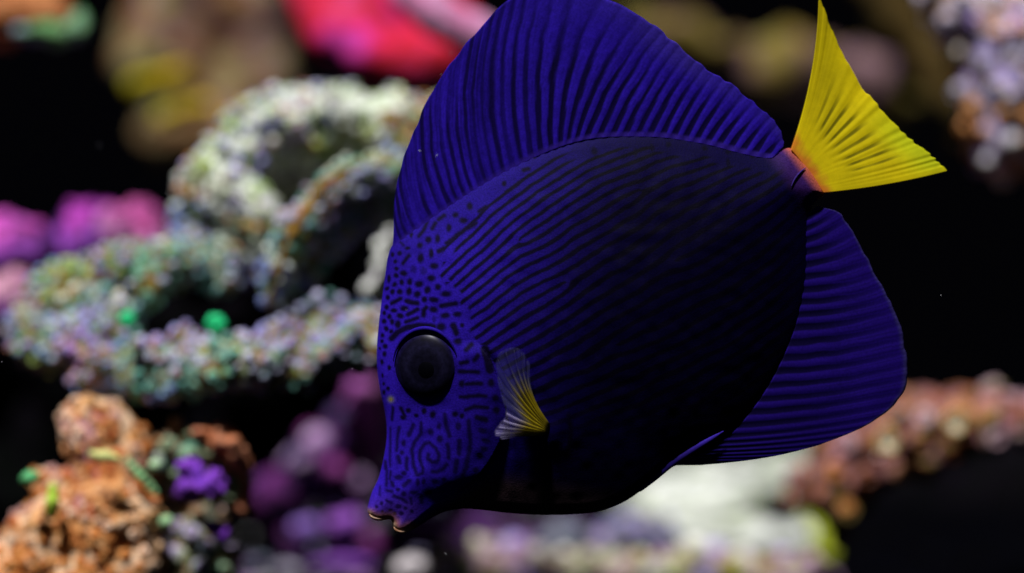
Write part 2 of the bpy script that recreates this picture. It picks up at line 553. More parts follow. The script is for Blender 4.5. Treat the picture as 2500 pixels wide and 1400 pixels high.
def build_left_and_top():
    mushroom('violet-pink mushroom coral on top of the left coral lobe', 225, 560, .24, 96, (0.55, -0.15), ((0.42, 0.05, 0.55), (0.50, 0.05, 0.40), (0.25, 0.10, 0.6)), 3)
    mushroom('rosy pink mushroom coral beside the dark gap at the left', 335, 555, .23, 84, (0.6, 0.2), ((0.55, 0.10, 0.40), (0.55, 0.08, 0.28), (0.5, 0.25, 0.5)), 5)
    mushroom('bright magenta mushroom coral cut off by the left edge', 20, 590, .22, 92, (0.55, 0.1), ((0.55, 0.10, 0.55), (0.55, 0.06, 0.42), (0.30, 0.12, 0.75)), 8)
    mushroom('pale pink mushroom coral low at the left edge', 35, 735, .19, 100, (0.5, 0.2), ((0.60, 0.25, 0.50), (0.65, 0.32, 0.40), (0.3, 0.06, 0.5)), 12)
    # fluorescent green button polyps in the hollow
    for (px, py, r, lab) in ((312, 780, 19, 'small bright green button polyp at the left of the dark hollow'),
                             (528, 792, 25, 'larger bright green button polyp at the right of the dark hollow')):
        y = .095
        c = at(px, py, y)
        R = rad(r, y)
        V, N, F = blob_mesh([(c + Vector((math.cos(a) * R * .45, -0.3 * R, math.sin(a) * R * .45)), R * .62) for a in np.arange(6) * 1.047] + [(c, R * .8), (c + Vector((0, R, -R * .3)), R * .5), (c + Vector((0, 2 * R, -R * .5)), R * .45)], R * .1, ((R * .12, 300, 2),))
        tag(mesh_obj('button_polyp', V, F, plain_mat('fluorescent_green', (0.02, 0.62, 0.22), 0.5, 0.2)), lab, 'polyp', 'green button polyps')
    # red coral above
    M_RED = patch_mat('red_coral', [(0.56, 0.14, 0.34), (0.62, 0.03, 0.14), (0.60, 0.010, 0.015), (0.58, 0.015, 0.12), (0.58, 0.04, 0.34)], scale=42, bump=0.25, fine=110, seed=4)
    t, V, N, F = coral_thing('leather_coral', 'large red and pink leather coral hanging above the stony coral', 'coral',
        chain([(730, -80, .34, 60), (765, 0, .32, 62), (810, 80, .31, 66), (880, 130, .30, 66), (970, 150, .30, 70), (1060, 150, .30, 70), (1130, 130, .30, 66)])
        + chain([(820, -60, .34, 90), (900, 10, .33, 96), (1000, 40, .32, 96), (1100, 60, .32, 80)]) + chain([(780, -80, .36, 70), (900, -60, .36, 90), (1000, -60, .36, 80)]),
        0.005, ((0.004, 26, 3), (0.0015, 90, 7)), M_RED, part='lobe')
    V2, N2, F2 = blob_mesh(chain([(1000, -20, .25, 48), (1060, 25, .24, 52), (1120, 65, .24, 52), (1190, 95, .24, 50), (1240, 110, .24, 46)]), 0.004, ((0.003, 40, 9),))
    o = mesh_obj('pale_lobe', V2, F2, patch_mat('pink_coral', [(0.55, 0.24, 0.42), (0.62, 0.30, 0.50), (0.60, 0.16, 0.34)], scale=40, bump=0.2, fine=240), t)
    # brown and yellow rock behind, upper left
    o, V, N, F = rock_thing('reef_rock', 'blurred brown and olive rock with yellow patches in the upper left background', 
        chain([(400, -40, .55, 90), (420, 60, .54, 95), (380, 190, .5, 90), (400, 280, .5, 85), (500, 330, .5, 70), (600, 200, .55, 90), (560, 60, .57, 120), (660, 60, .6, 60)]) + chain([(480, 300, .5, 60), (560, 360, .5, 40)]),
        0.006, ((0.013, 22, 4), (0.007, 60, 1)), patch_mat('olive_rock', [(0.07, 0.11, 0.03), (0.24, 0.19, 0.09), (0.14, 0.05, 0.015), (0.20, 0.13, 0.13), (0.26, 0.22, 0.01)], scale=22, fine=160, seed=6))
    for (px, py, r, rz, lab) in ((385, 200, 44, 0.2, 'yellow sponge patch on the brown rock, upper of the two'), (450, 275, 40, 0.1, 'golden yellow sponge patch on the brown rock, lower of the two')):
        c = at(px, py, .44)
        R = rad(r, .44)
        V, N, F = blob_mesh([(c + Vector((dx * R, 0.2 * R * abs(dx), dz * R)), R * .5) for dx, dz in ((-1.3, -.25), (-.7, 0), (0, .1), (.7, .25), (1.2, .4))] + [(c + Vector((0, .9 * R, 0)), R * .7)], R * .12, ((R * .2, 60, px),))
        tag(mesh_obj('sponge', V, F, patch_mat('yellow_sponge', [(0.40, 0.38, 0.01), (0.62, 0.48, 0.0), (0.5, 0.30, 0.01)], scale=60, fine=200)), lab, 'sponge', 'yellow sponges on the brown rock')
    # top-left corner coral
    t, V, N, F = coral_thing('encrusting_coral', 'orange-red and pink encrusting coral in the top left corner', 'coral',
        chain([(-60, 50, .25, 70), (20, 30, .25, 66), (90, 20, .25, 62), (150, 35, .25, 46), (190, 60, .26, 34)]) + chain([(-20, 90, .25, 40), (20, 110, .25, 30)]), 0.0035, ((0.004, 50, 2), (0.0015, 160, 1)),
        patch_mat('orange_crust', [(0.60, 0.14, 0.30), (0.66, 0.14, 0.03), (0.62, 0.26, 0.10), (0.30, 0.08, 0.02), (0.64, 0.24, 0.44)], scale=55, fine=320, seed=1), part='crust')
    Vg, Ng, Fg = blob_mesh(chain([(50, 80, .22, 18), (90, 84, .22, 22), (135, 86, .22, 24), (180, 84, .23, 22), (200, 40, .24, 16)]), 0.0015, ((0.003, 120, 4),))
    mesh_obj('green_rim', Vg, Fg, patch_mat('green_rim', [(0.04, 0.24, 0.08), (0.20, 0.44, 0.16), (0.28, 0.32, 0.52)], scale=90), t)


build_left_and_top()


def build_right():
    # far mauve and ochre rock behind the tail
    rock_thing('reef_rock', 'far blurred ochre and mauve rock seen behind the tail fin',
        chain([(1520, 40, .62, 40), (1620, 90, .62, 40), (1760, 150, .6, 66), (1860, 185, .6, 82), (1980, 200, .6, 76), (2080, 210, .62, 70), (2170, 225, .62, 58)]),
        0.007, ((0.018, 20, 6), (0.012, 50, 1)), patch_mat('ochre_rock', [(0.14, 0.15, 0.06), (0.19, 0.13, 0.015), (0.20, 0.11, 0.14), (0.13, 0.09, 0.10)], scale=18, fine=140, seed=8))
    # brown slope left of the lavender coral
    rock_thing('reef_rock', 'dark brown sloping rock beside the lavender coral in the upper right',
        chain([(2140, -40, .42, 70), (2200, 60, .42, 62), (2260, 160, .41, 55), (2310, 260, .4, 45), (2340, 350, .4, 40)]),
        0.006, ((0.008, 26, 2), (0.003, 80, 1)), patch_mat('brown_rock', [(0.02, 0.02, 0.004), (0.07, 0.04, 0.006), (0.035, 0.03, 0.008)], scale=30, fine=160, seed=5))
    # lavender polyp coral, right edge
    t, V, N, F = coral_thing('stony_coral', 'lavender and white stony coral with dark pits at the upper right edge', 'coral',
        chain([(2310, -10, .22, 70), (2370, 50, .22, 84), (2430, 130, .22, 94), (2440, 220, .22, 92), (2450, 310, .22, 84), (2440, 380, .22, 62)])
        + chain([(2500, 20, .24, 90), (2560, 120, .24, 100), (2560, 260, .24, 100), (2530, 360, .24, 70)]),
        0.003, ((0.003, 60, 8), (0.0012, 180, 3)), patch_mat('lavender_crust', [(0.14, 0.04, 0.01), (0.66, 0.60, 0.80), (0.46, 0.32, 0.84), (0.84, 0.80, 0.74), (0.50, 0.16, 0.02), (0.6, 0.6, 0.8)], scale=80, fine=420, seed=7))
    polyps(t, V, F, 0.0026, 0.0026, 0.0066, [(.74, .68, .88), (.54, .36, .90), (.88, .88, .80), (.76, .32, .10), (.66, .66, .88)], [(.5, .44, .6), (.34, .2, .1)], [(.015, .012, .01), (.06, .03, .02)], 71, up=0.0, keep=lambda p, n: n[1] < 0.4)
    # arch at the lower right
    t, V, N, F = coral_thing('encrusting_coral', 'pinkish-brown encrusted arch over the black cave at the lower right', 'coral',
        chain([(2045, 1330, .2, 20), (2052, 1285, .2, 30), (2035, 1225, .2, 52), (2050, 1160, .2, 66), (2110, 1120, .2, 76), (2190, 1085, .2, 78), (2280, 1050, .2, 76), (2380, 1030, .2, 66), (2470, 1020, .2, 60), (2600, 1010, .2, 66)])
        + chain([(2000, 1180, .23, 55), (2120, 1080, .23, 66), (2240, 1010, .23, 60), (2400, 990, .23, 50)]),
        0.003, ((0.006, 50, 3), (0.003, 130, 1)), patch_mat('pink_brown_crust', [(0.05, 0.05, 0.01), (0.28, 0.09, 0.03), (0.38, 0.18, 0.22), (0.12, 0.03, 0.008), (0.32, 0.14, 0.08), (0.24, 0.07, 0.012)], scale=70, fine=380, seed=2), part='crust')
    polyps(t, V, F, 0.0030, 0.0018, 0.0080, [(.30, .12, .12), (.40, .15, .04), (.42, .28, .34), (.22, .06, .02), (.34, .15, .06)], [(.3, .14, .12), (.16, .14, .04)], [(.3, .12, .03), (.42, .18, .1), (.5, .42, .4)], 81, up=0.1, keep=lambda p, n: n[1] < 0.4)
    for (px, py, r, lab) in ((2165, 1075, 34, 'pale yellow cup coral with an orange rim on the arch, nearest the fish'),
                             (2330, 1030, 32, 'white cup coral with an orange rim on the arch, nearest the right edge')):
        y = .158
        c = at(px, py, y)
        R = rad(r, y)
        tt = empty('cup_coral', c)
        tag(tt, lab, 'coral', 'cup corals on the arch')
        vs, fs, cs = [], [], []
        prof = [(0.55, .9), (0.9, .4), (1.05, -.15), (0.9, -.32), (0.65, -.2), (0.4, 0.02), (.02, .08)]
        pc = [(.2, .08, .03), (.45, .14, .04), (.55, .2, .06), (.55, .28, .1), (.6, .5, .25), (.75, .7, .6), (.7, .66, .5)]
        for (q, d), pcx in zip(prof, pc):
            for i in range(20):
                a = 2 * math.pi * i / 20
                wv = 1 + .1 * math.sin(3 * a + px) + .06 * math.sin(5 * a)
                vs.append(c + Vector((math.cos(a) * q * R * wv, d * R, math.sin(a) * q * R * wv * 1.1)))
                cs.append(pcx)
        for k in range(len(prof) - 1):
            for i in range(20):
                fs.append((k * 20 + i, k * 20 + (i + 1) % 20, (k + 1) * 20 + (i + 1) % 20, (k + 1) * 20 + i))
        mesh_obj('cup', vs, fs, M_POLYP, tt, col=np.array(cs))
        for i in range(8):
            a = i * math.pi / 4 + .2
            mesh_obj('septum', *wedge(c, R, a), M_POLYP, tt, col=np.array([(.7, .62, .45)] * 6))


def wedge(c, R, a):
    d = Vector((math.cos(a), 0, math.sin(a)))
    s = Vector((-math.sin(a), 0, math.cos(a))) * R * .05
    p0, p1 = c + d * R * .2 + Vector((0, .1 * R, 0)), c + d * R * .8 + Vector((0, -.2 * R, 0))
    up = Vector((0, -.22 * R, 0))
    v = [p0 - s, p0 + s, p1 + s, p1 - s, p0 + up * .6, p1 + up]
    return v, [(0, 1, 4), (1, 2, 5, 4), (2, 3, 5), (3, 0, 4, 5), (0, 3, 2, 1)]


build_right()


def build_bottom():
    # the orange pillar, lower left
    M_OR = patch_mat('orange_coral_skin', [(0.30, 0.06, 0.015), (0.60, 0.22, 0.05), (0.86, 0.62, 0.42), (0.70, 0.34, 0.12), (0.40, 0.09, 0.02), (0.55, 0.30, 0.34)], scale=48, bump=0.7, fine=450, seed=9)
    t, V, N, F = coral_thing('pillar_coral', 'big peach and orange pillar coral in the lower left corner', 'coral',
        chain([(240, 1060, .1, 92), (280, 1110, .1, 92), (250, 1190, .1, 98), (270, 1290, .09, 120), (250, 1420, .09, 140), (230, 1560, .09, 150)])
        + chain([(170, 1230, .1, 70), (110, 1330, .09, 90), (40, 1420, .09, 100), (-40, 1500, .09, 110)]) + chain([(110, 1180, .1, 34), (150, 1220, .1, 44)]),
        0.0024, ((0.0028, 60, 2), (0.001, 200, 6)), M_OR, part='pillar')
    polyps(t, V, F, 0.0013, 0.0013, 0.0033, [(.56, .20, .05), (.80, .56, .40), (.64, .34, .16), (.46, .12, .025), (.58, .32, .30), (.40, .13, .03)], [(.45, .14, .03), (.5, .26, .08)], [(.22, .05, .01), (.35, .10, .02)], 91, up=0.2,
           keep=lambda p, n: n[1] < 0.4 and noise.noise(Vector(p) * 45 + Vector((3, 1, 2))) > -0.45)
    # its neighbour with the purple heart
    M_NB = patch_mat('grey_green_crust', [(0.05, 0.09, 0.03), (0.30, 0.34, 0.24), (0.34, 0.20, 0.12), (0.10, 0.12, 0.05), (0.40, 0.40, 0.34)], scale=85, bump=0.8, fine=480, seed=11)
    t, V, N, F = coral_thing('encrusting_coral', 'knobbly grey-green coral with a purple heart and orange rim beside the orange pillar', 'coral',
        chain([(420, 1110, .11, 60), (470, 1120, .11, 64), (530, 1130, .11, 62), (540, 1220, .11, 60), (500, 1320, .11, 66), (470, 1450, .11, 80)]) + chain([(420, 1180, .12, 66), (440, 1300, .12, 70), (420, 1420, .12, 80)]),
        0.0024, ((0.003, 70, 3), (0.0012, 200, 5)), M_NB, part='crust')
    polyps(t, V, F, 0.0022, 0.0026, 0.0056, [(.30, .38, .22), (.45, .46, .40), (.45, .30, .18), (.36, .30, .5)], GRN, MTH, 101, keep=lambda p, n: n[1] < 0.4)
    Vp, Np, Fp = blob_mesh(chain([(465, 1150, .088, 26), (490, 1185, .086, 30), (530, 1180, .087, 26)]) + chain([(460, 1200, .088, 22), (470, 1215, .088, 18)]) + chain([(520, 1290, .09, 18), (530, 1300, .09, 16)]), 0.0010, ((0.0036, 150, 3), (0.0014, 420, 5)))
    mesh_obj('purple_crust', Vp, Fp, patch_mat('purple_crust', [(0.14, 0.03, 0.42), (0.26, 0.06, 0.60), (0.18, 0.05, 0.5)], scale=120), t)
    Vr, Nr, Fr = blob_mesh(chain([(485, 1060, .1, 20), (530, 1055, .097, 26), (565, 1090, .097, 26), (590, 1140, .098, 22), (606, 1190, .1, 17), (600, 1240, .102, 15)]), 0.0010, ((0.0026, 110, 3), (0.0014, 380, 2)))
    mesh_obj('orange_rim', Vr, Fr, patch_mat('orange_rim', [(0.50, 0.10, 0.06), (0.62, 0.26, 0.14), (0.45, 0.10, 0.02)], scale=90), t)
    # green slips of algae on the pillar
    for i, (px, py, r, ln, a, col, lab) in enumerate((
            (128, 1225, 18, 34, 1.5, (0.42, 0.62, 0.06), 'lime green algae tuft on the left flank of the orange pillar'),
            (72, 1168, 18, 12, 0.3, (0.10, 0.42, 0.16), 'deep green algae knob at the left shoulder of the orange pillar'),
            (345, 1165, 13, 50, -0.85, (0.20, 0.42, 0.18), 'long green algae blade slanting across the pillar\'s right side'),
            (255, 1115, 16, 30, -0.2, (0.60, 0.62, 0.22), 'pale yellow-green algae on the crest of the orange pillar'),
            (378, 1138, 16, 8, 0.3, (0.40, 0.60, 0.34), 'pale green algae knob between the pillar and its neighbour'),
            (405, 1275, 16, 8, 0.9, (0.28, 0.48, 0.24), 'green algae knob low between the pillar and the purple coral'))):
        y = .074 if px < 300 else .082
        c = at(px, py, y)
        R = rad(r, y)
        L = rad(ln, y)
        d = Vector((math.cos(a), 0.0, math.sin(a)))
        V, N, F = blob_mesh([(c + d * L * s + Vector((0, 0.3 * R * abs(s), 0)), R * (1 - .35 * abs(s))) for s in np.linspace(-1, 1, 7)] + [(c + Vector((0, R * k, -R * .2)), R * .5) for k in (1, 1.8, 2.6)], R * .16, ((R * .2, 220, i),))
        tag(mesh_obj('algae_tuft', V, F, plain_mat('algae_green', col, 0.6, 0.2)), lab, 'algae', 'green algae on the orange pillar')
    # purple coralline rocks in the shade under the fish's mouth
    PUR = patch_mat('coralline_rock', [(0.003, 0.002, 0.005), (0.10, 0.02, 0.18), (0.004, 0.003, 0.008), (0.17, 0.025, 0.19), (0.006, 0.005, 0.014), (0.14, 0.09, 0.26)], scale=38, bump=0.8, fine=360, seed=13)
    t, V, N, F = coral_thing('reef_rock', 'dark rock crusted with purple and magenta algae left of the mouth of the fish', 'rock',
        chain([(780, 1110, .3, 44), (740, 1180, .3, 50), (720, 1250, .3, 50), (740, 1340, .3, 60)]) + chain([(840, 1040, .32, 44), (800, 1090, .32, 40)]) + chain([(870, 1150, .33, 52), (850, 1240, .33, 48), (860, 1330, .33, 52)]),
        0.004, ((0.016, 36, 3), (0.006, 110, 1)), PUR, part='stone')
    polyps(t, V, F, 0.0038, 0.003, 0.010, [(.26, .06, .34), (.36, .26, .62), (.30, .05, .26), (.10, .06, .2), (.44, .30, .50)], [(.03, .01, .05), (.10, .02, .12)], [(.02, .01, .03)], 131, keep=lambda p, n: n[1] < 0.4 and noise.noise(Vector(p) * 30) > -0.05, name='crust_knobs')
    rock_thing('reef_rock', 'small magenta knob of rock beside the cheek of the fish',
        chain([(845, 985, .28, 22), (880, 950, .28, 26), (905, 955, .28, 20)]) + chain([(880, 970, .3, 30), (900, 1060, .34, 40), (890, 1150, .36, 50)]), 0.003, ((0.005, 70, 2), (0.002, 150, 1)),
        patch_mat('magenta_knob', [(0.16, 0.03, 0.14), (0.34, 0.07, 0.36), (0.40, 0.14, 0.34)], scale=60, fine=300))
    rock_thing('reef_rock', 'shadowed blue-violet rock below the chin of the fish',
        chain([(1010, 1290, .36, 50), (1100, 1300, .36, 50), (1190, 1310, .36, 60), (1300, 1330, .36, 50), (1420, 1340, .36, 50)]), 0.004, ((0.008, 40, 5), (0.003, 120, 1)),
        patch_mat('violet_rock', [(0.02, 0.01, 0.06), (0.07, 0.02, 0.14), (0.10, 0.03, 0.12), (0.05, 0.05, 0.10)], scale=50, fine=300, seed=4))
    for (px, py, r, lab, col) in ((745, 1290, 34, 'lilac pebble left of two under the mouth of the fish', (0.26, 0.14, 0.52)), (840, 1275, 40, 'bright purple pebble right of two under the mouth of the fish', (0.30, 0.09, 0.50))):
        y = .27
        c = at(px, py, y)
        R = rad(r, y)
        V, N, F = blob_mesh([(c + Vector((dx * R, dy * R, dz * R)), R * s) for dx, dy, dz, s in ((-.5, 0, 0, .6), (.3, -.1, .15, .7), (.6, .1, -.3, .55), (0, .5, -.4, .8))], R * .1, ((R * .2, 90, px),))
        tag(mesh_obj('pebble', V, F, patch_mat('lilac_pebble', [tuple(k * .6 for k in col), col, tuple(min(.8, k * 1.3) for k in col)], scale=90, fine=300)), lab, 'pebble', 'pebbles under the mouth of the fish')
    # pale boulder under the belly
    M_PALE = patch_mat('pale_rock', [(0.14, 0.22, 0.03), (0.40, 0.44, 0.32), (0.80, 0.82, 0.78), (0.36, 0.40, 0.34), (0.30, 0.40, 0.10), (0.45, 0.45, 0.45)], scale=22, bump=0.4, fine=120, seed=15)
    t, V, N, F = coral_thing('pale_boulder', 'bright white boulder with green algae below the belly and anal fin', 'rock',
        chain([(1540, 1340, .46, 70), (1620, 1270, .56, 90), (1700, 1210, .66, 90), (1800, 1180, .74, 95), (1900, 1185, .74, 95), (1960, 1230, .64, 80), (1950, 1310, .54, 80), (1920, 1390, .46, 80), (1800, 1410, .43, 90), (1680, 1400, .43, 90)])
        + chain([(1660, 1320, .5, 90), (1760, 1270, .6, 100), (1860, 1290, .58, 100), (1780, 1350, .5, 90)])
        + chain([(1600, 1370, .40, 56), (1700, 1345, .42, 66), (1830, 1345, .42, 66), (1950, 1360, .41, 58)]), 0.007, ((0.010, 20, 8), (0.006, 60, 2)), M_PALE, part='stone')
    Vg, Ng, Fg = blob_mesh(chain([(1990, 1240, .38, 26), (2008, 1290, .37, 30), (2008, 1345, .36, 28), (2035, 1400, .35, 34)]), 0.003, ((0.006, 50, 3),))
    mesh_obj('green_edge', Vg, Fg, patch_mat('green_edge', [(0.20, 0.24, 0.01), (0.42, 0.48, 0.03), (0.44, 0.48, 0.16)], scale=50), t)
    # rubble ridge along the bottom edge
    t, V, N, F = coral_thing('rubble_ridge', 'low ridge of mixed coral rubble along the bottom edge under the fish', 'rubble',
        chain([(980, 1430, .22, 46), (1100, 1390, .25, 50), (1240, 1385, .26, 52), (1380, 1400, .26, 50), (1520, 1405, .26, 50), (1660, 1395, .26, 54), (1800, 1400, .26, 48), (1940, 1415, .26, 44), (2010, 1440, .26, 34)]),
        0.0035, ((0.005, 50, 3), (0.002, 150, 1)), patch_mat('rubble', [(0.10, 0.12, 0.02), (0.42, 0.44, 0.22), (0.50, 0.28, 0.46), (0.26, 0.22, 0.04), (0.48, 0.50, 0.50)], scale=55, fine=300, seed=17), part='ridge')
    polyps(t, V, F, 0.0032, 0.0030, 0.008, [(.56, .36, .56), (.50, .54, .20), (.40, .34, .72), (.80, .78, .74), (.46, .44, .05), (.56, .60, .36)], [(.30, .30, .05), (.30, .14, .2), (.4, .4, .3)], [(.16, .14, .03)], 111, keep=lambda p, n: n[1] < 0.4, name='coral_heads')
    t, V, N, F = coral_thing('rubble_ridge', 'blue-violet rubble mound under the belly left of the white boulder', 'rubble',
        chain([(1330, 1360, .3, 44), (1420, 1330, .3, 48), (1500, 1310, .3, 50), (1560, 1300, .31, 48), (1620, 1330, .31, 50)]), 0.0035, ((0.006, 50, 6), (0.002, 150, 1)),
        patch_mat('violet_rubble', [(0.02, 0.02, 0.02), (0.20, 0.16, 0.36), (0.05, 0.08, 0.04), (0.36, 0.28, 0.46)], scale=60, fine=300, seed=18), part='ridge')
    polyps(t, V, F, 0.0034, 0.003, 0.009, [(.36, .34, .7), (.45, .34, .5), (.2, .24, .3)], [(.06, .06, .1)], [(.04, .04, .06)], 121, keep=lambda p, n: n[1] < 0.4, name='coral_heads')
    t, V, N, F = coral_thing('rubble_ridge', 'dim violet-grey rubble along the bottom edge left of the mouth of the fish', 'rubble',
        chain([(560, 1440, .34, 60), (660, 1410, .34, 60), (780, 1400, .34, 56), (900, 1400, .34, 56), (1020, 1400, .34, 56)]), 0.004, ((0.007, 45, 9), (0.003, 140, 1)),
        patch_mat('grey_violet_rubble', [(0.03, 0.03, 0.05), (0.16, 0.15, 0.24), (0.07, 0.09, 0.10), (0.22, 0.12, 0.30)], scale=50, fine=280, seed=25), part='ridge')
    polyps(t, V, F, 0.0032, 0.0024, 0.009, [(.24, .22, .40), (.16, .20, .26), (.32, .16, .44), (.3, .3, .34)], [(.06, .06, .1)], [(.04, .04, .06)], 141, keep=lambda p, n: n[1] < 0.4, name='coral_heads')
    # loose pieces at the bottom edge
    for (px, py, y, rx, rz, col, lab) in ((835, 1375, .26, 80, 14, (0.30, 0.08, 0.55), 'flat bright purple shell fragment at the bottom edge below the mouth'),
                                         (1000, 1388, .2, 42, 26, (0.66, 0.60, 0.62), 'whitish lump of rubble at the bottom edge below the chin'),
                                         (700, 1390, .24, 40, 16, (0.30, 0.28, 0.36), 'grey chip of rubble at the bottom edge left of the purple fragment')):
        c = at(px, py, y)
        A, B = rad(rx, y), rad(rz, y)
        sp = [(c + Vector((A * s, B * .4 * math.sin(3 * s + px), B * .2 * math.cos(4 * s))), B * (1.05 - .5 * s * s)) for s in np.linspace(-1 + B / A, 1 - B / A, 9)]
        V, N, F = blob_mesh(sp, B * .14, ((B * .3, 130, px),))
        tag(mesh_obj('rubble_piece', V, F, patch_mat('rubble_piece', [tuple(k * .6 for k in col), col, tuple(min(.85, k * 1.25) for k in col)], scale=100, fine=400)), lab, 'rubble', 'loose pieces at the bottom edge')


build_bottom()


def build_gravel():
    """loose grit over the floor, nobody could count it"""
    rng = random.Random(5)
    pal = [(.10, .10, .16), (.16, .15, .26), (.12, .16, .12), (.22, .12, .26), (.06, .06, .07), (.3, .3, .3)]
    vs, fs, cs = [], [], []
    ico = bmesh.new()
    bmesh.ops.create_icosphere(ico, subdivisions=1, radius=1)
    iv = [v.co.copy() for v in ico.verts]
    bi = [[v.index for v in f.verts] for f in ico.faces]
    ico.free()
    for i in range(2600):
        y = rng.uniform(0.12, 0.75)
        x = rng.uniform(-0.34, 0.28) * (1 + y)
        z = -0.112 + 0.012 * noise.fractal(Vector((x * 9, y * 9, 1.3)), 1.0, 2.0, 4)
        r = rng.uniform(.0012, .0042)
        if x > 0.02 * (y + .6) / .6 or x < -0.20 * (y + .6) / .6:
            continue
        c = rng.choice(pal)
        k = rng.uniform(.6, 1.2)
        b = len(vs)
        s = Vector((rng.uniform(.7, 1.4), rng.uniform(.7, 1.4), rng.uniform(.5, .9)))
        for p in iv:
            q = p * (1 + .25 * noise.noise(p * 1.7 + Vector((i, 0, 0))))
            vs.append((x + q.x * r * s.x, y + q.y * r * s.y, z + r * .3 + q.z * r * s.z))
            cs.append((c[0] * k, c[1] * k, c[2] * k))
        for f in bi:
            fs.append([b + j for j in f])
    o = mesh_obj('gravel', vs, fs, M_POLYP, col=np.array(cs), smooth=False)
    tag(o, 'loose dark blue-grey gravel scattered over the tank floor', 'gravel', kind='stuff')


build_gravel()

# ------------------------------------------------------------------ the fish
def cr_spline(pts, per=8, closed=False):
    """Catmull-Rom through the points"""
    P = np.array(pts, float)
    n = len(P)
    out = []
    rng_ = range(n) if closed else range(n - 1)
    for i in rng_:
        p1, p2 = P[i], P[(i + 1) % n]
        p0 = P[(i - 1) % n] if (closed or i > 0) else 2 * p1 - p2
        p3 = P[(i + 2) % n] if (closed or i < n - 2) else 2 * p2 - p1
        for k in range(per):
            t = k / per
            out.append(0.5 * ((2 * p1) + (-p0 + p2) * t + (2 * p0 - 5 * p1 + 4 * p2 - p3) * t * t + (-p0 + 3 * p1 - 3 * p2 + p3) * t ** 3))
    if not closed:
        out.append(P[-1])
    return np.array(out)


def sstep(a, b, x):
    t = np.clip((x - a) / (b - a), 0, 1)
    return t * t * (3 - 2 * t)


def vnoise(X, Y, cell, seed):
    """smooth value noise on arrays, range -1..1"""
    rng = np.random.default_rng(seed)
    G = rng.uniform(-1, 1, (256, 256))
    x, y = X / cell, Y / cell
    ix, iy = np.floor(x).astype(int), np.floor(y).astype(int)
    fx, fy = x - ix, y - iy
    fx, fy = fx * fx * (3 - 2 * fx), fy * fy * (3 - 2 * fy)
    g = lambda a, b: G[a % 256, b % 256]
    return (g(ix, iy) * (1 - fx) + g(ix + 1, iy) * fx) * (1 - fy) + (g(ix, iy + 1) * (1 - fx) + g(ix + 1, iy + 1) * fx) * fy


BODY = [(899, 1232), (908, 1202), (925, 1165), (938, 1110), (944, 1060), (940, 1010), (929, 960), (921, 905), (920, 850), (925, 790),
        (931, 740), (939, 680), (946, 630), (957, 601), (985, 572), (1030, 540), (1080, 505), (1140, 465), (1200, 428), (1260, 396), (1320, 370),
        (1400, 343), (1480, 329), (1560, 326), (1640, 331), (1720, 344), (1790, 362), (1850, 376), (1890, 378), (1928, 362),
        (1966, 395), (1992, 430), (2013, 470), (1997, 488), (1980, 512), (1977, 560), (1977, 620), (1974, 680), (1965, 740), (1949, 800),
        (1922, 870), (1888, 935), (1845, 1000), (1795, 1058), (1745, 1096), (1690, 1122), (1645, 1140), (1610, 1162), (1570, 1195), (1520, 1228),
        (1460, 1250), (1390, 1257), (1310, 1257), (1240, 1253), (1180, 1246), (1130, 1243), (1085, 1250), (1052, 1266), (1024, 1284), (1002, 1296), (982, 1301), (966, 1296), (958, 1284),
        (956, 1272), (948, 1268), (930, 1271), (912, 1267), (900, 1256), (897, 1244)]

TMAX = 0.0090
STEP = 2.25


def polydist(px, py, poly):
    """signed distance (inside positive) and nearest point to a closed polygon"""
    A = poly
    B = np.roll(poly, -1, axis=0)
    best = np.full(px.shape, 1e18)
    nx, ny = np.zeros(px.shape), np.zeros(px.shape)
    inside = np.zeros(px.shape, bool)
    for a, b in zip(A, B):
        d = b - a
        L = d @ d
        if L < 1e-9:
            continue
        t = np.clip(((px - a[0]) * d[0] + (py - a[1]) * d[1]) / L, 0, 1)
        qx, qy = a[0] + t * d[0], a[1] + t * d[1]
        ds = (px - qx) ** 2 + (py - qy) ** 2
        m = ds < best
        best[m] = ds[m]
        nx[m], ny[m] = qx[m], qy[m]
        c = ((a[1] > py) != (b[1] > py)) & (px < (b[0] - a[0]) * (py - a[1]) / (b[1] - a[1] + 1e-12) + a[0])
        inside ^= c
    d = np.sqrt(best)
    return np.where(inside, d, -d), nx, ny


outline = cr_spline(BODY, 5, True)
gx = np.arange(880, 2040, STEP)
gy = np.arange(310, 1320, STEP)
GX, GY = np.meshgrid(gx, gy)          # rows = y
SD, NX, NY = polydist(GX, GY, outline)
INS = SD > 0


def blur(A, n):
    for _ in range(n):
        A = (A + np.roll(A, 1, 0) + np.roll(A, -1, 0) + np.roll(A, 1, 1) + np.roll(A, -1, 1)) / 5
    return A


# swell of the flank: rises from the outline, blended over a wide band, lip and cheek kept slim
q = np.clip(SD / 400.0, 0, 1)
snout = np.exp(-(np.hypot(GX - 945, GY - 1270) / 85.0) ** 2)
e_ = np.clip(SD / (34.0 - 22.0 * snout), 0, 1)
BACKL = np.array([(975, 585), (1030, 540), (1140, 465), (1260, 396), (1400, 343), (1560, 326), (1720, 344), (1880, 378)], float)
ANALL = np.array([(1977, 560), (1974, 680), (1949, 800), (1888, 935), (1795, 1058), (1690, 1122)], float)


def line_dist(P):
    b_ = np.full(GX.shape, 1e9)
    for a, b in zip(P[:-1], P[1:]):
        d = b - a
        t = np.clip(((GX - a[0]) * d[0] + (GY - a[1]) * d[1]) / (d @ d), 0, 1)
        b_ = np.minimum(b_, np.hypot(GX - a[0] - t * d[0], GY - a[1] - t * d[1]))
    return b_


